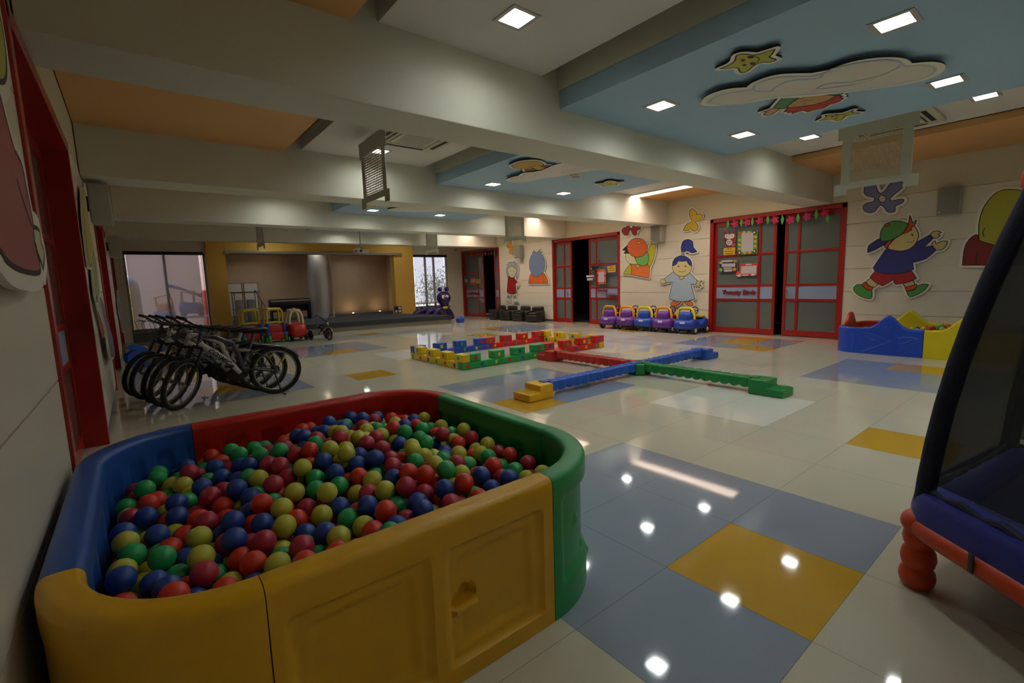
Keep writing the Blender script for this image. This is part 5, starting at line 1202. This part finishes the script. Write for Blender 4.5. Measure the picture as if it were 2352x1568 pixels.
# tricycle
e = thing('tricycle', (1.96, 12.05, 0), .2, 'black and chrome tricycle beside the red toy coupe', 'tricycle')
m = MB(); m.tube([(0, -.25, .2), (0, -.2, .36), (0, -.19, .42)], .014, K_b, 8); m.tube([(0, -.2, .34), (0, 0, .2), (0, .18, .12)], .014, K_b, 8); m.tube([(-.17, .18, .1), (.17, .18, .1)], .01, K_b, 8); m.build('tricycle_frame', e)
m = MB(); m.tube([(-.2, -.1, .50), (-.16, -.13, .56), (-.05, -.19, .42), (0, -.19, .41), (.05, -.19, .42), (.16, -.13, .56), (.2, -.1, .50)], .012, K_b, 8); m.build('tricycle_handlebar', e)
for q in (-1, 1): m = MB(); m.ball((q * .165, -.13, .565), .02, K_c, 8); m.build('handlebar_light', e)
m = MB(); m.tube([(.07 * math.cos(a), .1 * math.sin(a) + .03, .28 + .03 * math.sin(a)) for a in [2 * PI * k / 16 for k in range(16)]], .018, K_b, 8, closed=True); m.rbox(0, .02, .26, .1, .12, .03, .012, K_b); m.tube([(0, .02, .26), (0, .06, .17)], .012, K_b, 6); m.build('tricycle_seat', e)
for xx, yy, r in ((0, -.27, .13), (-.18, .18, .095), (.18, .18, .095)):
    m = MB(); T2 = Matrix.Translation((xx, yy, r)) @ Matrix.Rotation(PI / 2, 4, 'Y'); m.tube([T2 @ Vector(((r - .016) * math.cos(a), (r - .016) * math.sin(a), 0)) for a in [2 * PI * k / 24 for k in range(24)]], .016, K_t, 8, closed=True)
    w = m.build('tricycle_wheel', e); m = MB(); m.lathe([(.02, -.015), (r * .6, -.008), (r * .6, .008), (.02, .015)], K_c, 16, T2); m.build('wheel_disc', w)
    m = MB(); m.tube([(xx, yy + (r + .015) * math.cos(a), r + (r + .015) * math.sin(a)) for a in [math.radians(20 + 14 * k) for k in range(11)]], .02, K_c, 8); m.build('chrome_mudguard', e)
m = MB(); m.ball((0, -.23, .34), .04, K_c, 12); m.build('head_lamp', e); e.scale = (1.15, 1.2, 1.2)
# blue rocker behind the bicycles
e = thing('dolphin_rocker', (-1.62, 10.4, 0), .25, 'blue dolphin shaped rocker with yellow seat against the left wall', 'toy rocker')
P_ = PP('0,40 8,20 30,8 60,2 100,0 140,4 165,16 160,28 130,26 112,34 96,40 80,60 66,84 44,96 22,92 10,82 30,78 18,68 4,60')
for yy in (-.13, .08):
    m = MB(); m.prism(spline(P_, 4), lambda q: (q[0] / 230 - .4, yy, q[1] / 230), lambda q: (q[0] / 230 - .4, yy + .05, q[1] / 230), mat('rocker_blue', '1c5cc0', .4)); m.build('rocker_side', e, bevel=.008)
m = MB(); m.rbox(.02, 0, .2, .3, .2, .05, .02, G_c); m.rbox(-.1, 0, .29, .05, .2, .18, .02, G_c); m.build('rocker_seat', e)
m = MB(); m.tube([(.1, -.12, .34), (.1, .12, .34)], .015, G_r, 8); m.tube([(.1, 0, .2), (.1, 0, .34)], .02, G_c, 8); m.build('rocker_handle', e)
m = MB(); m.ball((-.28, -.135, .3), .02, T_red, 8, (1.6, .3, .6)); m.build('rocker_mouth', e)
e = thing('toy_digger', (-1.08, 10.8, 0), -.4, 'yellow and red plastic toy vehicle behind the bicycles, beside the blue rocker', 'toy vehicle')
m = MB(); m.rbox(0, 0, .2, .45, .26, .16, .05, G_c); m.rbox(.08, 0, .33, .16, .22, .16, .04, G_c); m.build('digger_body', e)
m = MB(); m.tube([(-.12, 0, .28), (-.26, 0, .44), (-.4, 0, .3)], .025, T_or, 8); m.rbox(-.42, 0, .25, .1, .16, .12, .03, T_bl); m.build('digger_arm', e)
m = MB(); m.rbox(.08, 0, .43, .1, .1, .06, .02, T_red); m.build('digger_beacon', e)
for xx in (-.15, .15):
    for q in (-1, 1): wheel(e, xx, q * .15, .09, .09, .07, 'digger_wheel', T_tyre, T_ye)
# ---------------- stage and what stands on it ----------------
M_carp = mat('charcoal_carpet', '34343a', .9, var=.12, vs=40, bump=.4, bs=200); M_base = mat('stage_base_stone', '77705c', .5, var=.15, vs=30)
SP = [(.3, 13.95), (1.2, 13.9), (2.0, 13.84), (3.0, 13.78), (3.9, 13.70), (4.8, 13.6), (5.5, 13.48), (6.2, 13.28), (6.55, 13.1), (6.1, 15.84), (.3, 15.84)]
m = MB(); cxy = (3.4, 15.5); ins = [(cxy[0] + (x - cxy[0]) * .99, cxy[1] + (y - cxy[1]) * .985) for x, y in SP]
m.prism(ins, lambda q: (q[0], q[1], .14), lambda q: (q[0], q[1], 0), M_base); m.prism(SP, lambda q: (q[0], q[1], .28), lambda q: (q[0], q[1], .14), M_carp)
m.box(AX0 + .001, AX1 - .001, 15.84, AY - .001, 0, .28, M_carp); m.box(AX1 - .01, AX1 + .79, YB + .21, AY - .001, 0, .2799, M_carp); m.box(AX0 + .02, AX1 - .02, 15.8, 15.86, .1, .2801, M_carp)
tag(m.build('floor_stage'), kind='structure')
m = MB(); m.box(AX0 - .02, 6.16, YB - .2, YB - .13, 2.44, 2.53, M_steel); e = thing('projection_screen_case', (0, 0, 0), label='long silver roller case of the projection screen above the stage', cat='projection screen')
m.build('screen_case', e, bevel=.006); m = MB(); m.box(AX0 + .1, 5.9, YB - .175, YB - .145, 2.425, 2.445, M_black); m.build('screen_hem', e)
M_col = mat('brushed_column', 'c2c1c6', .3, metal=.7, bump=.1, bs=60)
m = MB(); m.lathe([(.41, .28), (.41, 2.7)], M_col, 48, Matrix.Translation((3.46, 16.9, 0))); tag(m.build('steel_column'), 'large round steel clad column standing on the stage', 'column')
# piano
e = thing('digital_piano', (2.42, 17.0, .28), 0, 'black digital piano on the stage left of the steel column', 'piano')
m = MB(); m.rbox(0, 0, .58, 1.32, .3, .22, .02, M_black); m.build('piano_case', e); m = MB(); m.rbox(0, .02, .705, 1.3, .06, .035, .01, M_black); m.rbox(0, -.152, .655, 1.24, .01, .02, .003, T_wh); m.build('key_cover', e)
m = MB(); m.box(-.6, .6, .08, .1, .28, .48, M_black); m.build('modesty_panel', e)
for q in (-1, 1): m = MB(); m.rbox(q * .6, 0, .24, .05, .26, .48, .01, M_black); m.build('piano_leg', e)
# white panels
for x0, x1, lb in ((.81, 1.2, 'left of the two white panels on the stage back wall'), (1.29, 1.71, 'right of the two white panels on the stage back wall')):
    e = thing('white_panel_board', (0, 0, 0), label=lb, cat='board', group='white panels behind the rack')
    m = MB(); m.box(x0, x1, AY - .02, AY - .008, .45, 1.58, T_wh); m.build('panel_face', e)
    m = MB()
    for a in ((x0 - .02, x0, .43, 1.6), (x1, x1 + .02, .43, 1.6), (x0, x1, 1.58, 1.6), (x0, x1, .43, .45)): m.box(a[0], a[1], AY - .03, AY - .001, a[2], a[3], mat('panel_frame_wood', '8a5a34', .5))
    m.build('panel_frame', e)
# rack
e = thing('metal_rack', (.78, 15.2, .28), 0, 'open metal rack with wooden top and clear containers at the stage left', 'rack')
m = MB()
for a in (-.3, .3):
    for b_ in (-.2, .2): m.box(a - .012, a + .012, b_ - .012, b_ + .012, 0, 1.0, M_alu)
for z in (.08, .5, .98):
    for b_ in (-.2, .2): m.box(-.3, .3, b_ - .01, b_ + .01, z - .01, z + .01, M_alu)
    for a in (-.3, .3): m.box(a - .01, a + .01, -.2, .2, z - .01, z + .01, M_alu)
m.build('rack_frame', e); m = MB(); m.box(-.35, .35, -.24, .24, .99, 1.015, mat('rack_top_wood', '6e4f2e', .5)); m.build('rack_top', e)
m = MB(); m.box(-.29, .29, -.19, .19, .085, .1, M_alu); m.build('rack_shelf', e)
M_clear = mat('clear_plastic', '9a9ca0', .25, alpha=.55)
for q in (-.14, .14): m = MB(); m.lathe([(.12, .101), (.125, .3), (.12, .75), (.1, .78)], M_clear, 24, Matrix.Translation((.78 + q, 15.2, .28))); tag(m.build('clear_container'), 'tall clear plastic container in the rack, ' + ('left' if q < 0 else 'right') + ' one', 'container')
# microphone stand
e = thing('microphone_stand', (1.35, 16.0, .28), 0, 'black microphone stand leaning boom beside the rack on the stage', 'microphone stand')
m = MB(); m.tube([(0, 0, .02), (0, 0, .7)], .01, M_black, 8)
for a in range(3): m.tube([(0, 0, .12), (.22 * math.cos(a * 2.1), .22 * math.sin(a * 2.1), .008)], .008, M_black, 6)
m.build('stand_pole', e); m = MB(); m.tube([(.12, 0, .45), (-.15, -.1, 1.0)], .008, M_black, 6); m.build('boom_arm', e); m = MB(); m.ball((-.16, -.1, 1.02), .03, M_black, 10); m.build('microphone', e)
# uplights and socket plate
M_up = mat('uplight_glow', 'ffe2b0', .4, emit=70, var=0)
for (u, v, lb) in ((811, 726.6, 'left of the two small uplights on the stage floor'), (872, 722, 'right of the two small uplights on the stage floor')):
    p = onplane(u, v, 1, 18.0); e = thing('floor_uplight', (p[0], 17.95, .28), label=lb, cat='uplight', group='uplights at the stage back wall')
    m = MB(); m.lathe([(.05, 0), (.05, .03), (.04, .035)], M_black, 16); m.build('uplight_body', e); m = MB(); m.lathe([(.03, .036), (.03, .04)], M_up, 16); m.build('uplight_lens', e)
p = onplane(914, 711, 1, YB - .12); e = thing('socket_plate', (p[0], YB - .12, p[2]), label='plate with four sockets low on the right yellow pillar', cat='socket')
m = MB(); m.rbox(0, -.006, 0, .3, .012, .26, .004, M_black); m.build('plate', e)
for a in (-.07, .07):
    for b_ in (-.06, .06):
        if a < 0 and b_ > 0: continue
        m = MB(); m.rbox(a, -.014, b_, .1, .006, .09, .003, T_wh); m.build('socket', e)
# purple caterpillar tunnel
Q = mat('caterpillar_purple', '2c1a5c', .4, var=.05); e = thing('caterpillar_tunnel', (7.15, 14.75, 0), .0, 'dark purple caterpillar play tunnel with googly eyes at the right end of the stage', 'play tunnel')
for i, (cx, r) in enumerate(((0, .40), (-.36, .34), (-.70, .36))):
    m = MB()
    pts = [(cx + r * math.cos(a), .12 * i, max(.03, r * math.sin(a) * 1.12)) for a in [PI * k / 18 for k in range(19)]]
    m.tube(pts, .085, Q, 12); m.tube([(x_, y_ + .1, z_) for x_, y_, z_ in pts], .09, Q, 12); m.build('tunnel_arch', e)
m = MB(); m.ball((-.7, .3, .5), .06, Q, 12); m.build('tail_knob', e)
m = MB(); m.lathe([(.12, .42), (.12, .55), (.16, .62), (.24, .72), (.265, .82), (.24, .93), (.16, 1.02), (.02, 1.06)], Q, 28, Matrix.Translation((.05, -.02, 0))); m.build('head', e)
for q in (-1, 1):
    m = MB(); m.tube([(.05 + q * .08, -.02, 1.0), (.05 + q * .12, -.02, 1.12)], .025, Q, 8); m.ball((.05 + q * .14, -.02, 1.15), .085, Q, 14); m.build('antenna', e)
    m = MB(); m.ball((.0 + q * .075 - .02, -.25, .87), .075, T_wh, 16, (1, .5, .9)); ey = m.build('eye', e); m = MB(); m.ball((q * .05 - .03, -.29, .86), .025, M_black, 10, (1, .4, 1)); m.build('pupil', ey)
m = MB(); m.ball((.05, -.12, .47), .12, G_c, 14, (1, .3, .45)); m.build('yellow_bow', e)
e = thing('blue_toy_block', (6.95, 13.25, 0), .4, 'small blue plastic toy on the floor at the right corner of the stage', 'toy'); m = MB(); m.rbox(0, 0, .08, .3, .2, .16, .05, T_bl); m.build('toy_body', e); m = MB(); m.ball((.05, 0, .16), .06, T_bl, 12); m.build('toy_knob', e)
# little camera high in the end corner
p = onplane(1052, 575, 1, YB - .1); e = thing('security_camera', (8.6, YB - .06, 2.68), label='small grey camera high in the far right corner', cat='camera'); m = MB(); m.rbox(0, 0, 0, .06, .1, .05, .01, M_steel); m.build('camera_body', e)
# ---------------- outside, seen through the blinds ----------------
O_g = mat('terrace_paving', 'a69a90', .8, var=.1); O_w = mat('terrace_wall', 'a89488', .8, var=.05); O_t = mat('tree_leaves', '6f8a5c', .7, var=.5, vs=8)
m = MB(); m.box(-12, 22, YB + .2, 34, -.12, -.02, O_g); tag(m.build('terrace_floor'), kind='structure')
m = MB(); m.box(-8, .9, 22.5, 22.7, 0, 6, O_w); tag(m.build('terrace_wall'), kind='structure')
# canopy over the terrace with light strips between its cloths
m = MB()
for i in range(7): m.add([(5.5 + i * .9, 18.9, 3.2), (6.2 + i * .9, 18.9, 3.2), (7.6 + i * .9, 24, 2.9), (6.6 + i * .9, 24, 2.9)], [(0, 1, 2, 3)], O_w)
tag(m.build('shade_sails'), 'pale shade cloths over the terrace outside the right end window', 'shade cloth', kind='stuff')
e = thing('playhouse', (-2.0, 17.9, -.01), 0, 'yellow toy playhouse with pale dome behind the left blind', 'playhouse')
m = MB(); m.rbox(0, 0, .79, .8, .6, 1.62, .04, mat('house_yellow', 'cbb264', .6)); m.build('playhouse_wall', e); m = MB(); m.ball((0, 0, 1.6), .42, mat('house_dome', 'c6cce6', .5), 16, (1, .8, .8)); m.build('playhouse_dome', e)
for i in range(4): m = MB(); m.rbox(.1, -.305, 1.3 - i * .1, .5, .02, .03, .006, mat('house_slat', '9a8040', .6)); m.build('playhouse_slat', e)
e = thing('terrace_shelf', (-.6, 17.6, 0), 0, 'blue plastic table outside the left end window carrying toy cars', 'table'); m = MB(); m.rbox(0, 0, .55, 1.7, .6, .05, .02, mat('pale_blue_plastic', '8aa0d8', .5)); m.build('shelf_top', e)
for a in (-1, 1):
    for b_ in (-1, 1): m = MB(); m.cyl((a * .75, b_ * .25, 0), (a * .75, b_ * .25, .53), .03, T_wh, 10); m.build('shelf_leg', e)
coupe(-.35, 17.6, 1.45, mat('outdoor_blue', '6a84d8', .4), mat('outdoor_yellow', 'd8a848', .4), 'blue toy coupe with yellow roof outside behind the left blind', .575, False)
e = thing('toy_kitchen', (-1.05, 17.7, .575), -.5, 'orange and yellow toy frame beside the blue coupe outside', 'toy')
m = MB(); m.tube([(-.2, 0, .3), (-.22, 0, .62), (.18, 0, .72), (.25, 0, .36), (-.2, 0, .3)], .03, mat('outdoor_yellow', 'd8a848', .4), 8); m.rbox(.02, .02, .3, .4, .3, .3, .05, T_or); m.rbox(0, 0, .1, .5, .4, .2, .05, mat('outdoor_blue', '6a84d8', .4)); m.build('toy_frame', e)
e = thing('toy_slide', (.25, 18.3, 0), 0, 'red toy slide outside at the right of the left end window', 'slide'); m = MB(); m.rbox(0, 0, .7, .5, .5, 1.4, .08, mat('outdoor_red', 'cc5848', .5)); m.build('slide_tower', e); m = MB(); m.tube([(-.25, -.1, 1.2), (-.8, -.2, 1.45), (-1.2, -.2, 1.6)], .06, mat('outdoor_blue', '6a84d8', .4), 8); m.build('slide_rail', e)
R = random.Random(5)
for t, (x, y, s_) in enumerate(((10.6, 20.5, 1.3), (12.4, 24.6, 1.7), (9.3, 25.5, 1.5))):
    e = thing('terrace_shrub', (x, y, 0), 0, ('shrub nearest the right end window, outside', 'larger shrub outside at the far right', 'shrub outside behind the pink climbing frame')[t], 'shrub')
    m = MB(); m.cyl((0, 0, 0), (0, 0, 1.0), .05, mat('trunk', '4a3a2a', .8), 8); m.build('trunk', e); m = MB()
    for i in range(900):
        p = Vector((R.gauss(0, .4 * s_), R.gauss(0, .35 * s_), 1.0 + R.gauss(0, .35 * s_))); T = Matrix.Translation(p) @ Matrix.Rotation(R.uniform(0, 6), 4, 'Z') @ Matrix.Rotation(R.uniform(-1, 1), 4, 'X'); m.add([T @ Vector(q) for q in ((-.03, 0, 0), (0, -.015, -.06), (.03, 0, 0), (0, .015, .07))], [(0, 1, 2, 3)], O_t)
    m.build('foliage', e, autosmooth=False)
e = thing('climbing_frame', (9.6, 19.2, 0), 0, 'pink tubular climbing frame outside the right end window', 'climbing frame'); O_p = mat('pink_tube', 'c0807c', .5)
for q in (0, .9): m = MB(); m.tube([(q, 0, 0), (q, 0, .75), (q + .1, 0, .85), (q + .7, 0, .85), (q + .8, 0, .75), (q + .8, 0, 0)], .09, O_p, 10); m.build('frame_arch', e)

# lamps in the ceiling of the stage recess
for (x, y, lb) in ((1.7, 17.0, 'recessed lamp over the digital piano in the stage recess'), (3.2, 16.35, 'recessed lamp just in front of the steel column'), (5.0, 17.2, 'recessed lamp at the right of the stage recess')):
    o = place_lamp(x, y, 2.705); tag(o, lb, 'ceiling lamp', 'square ceiling downlights')
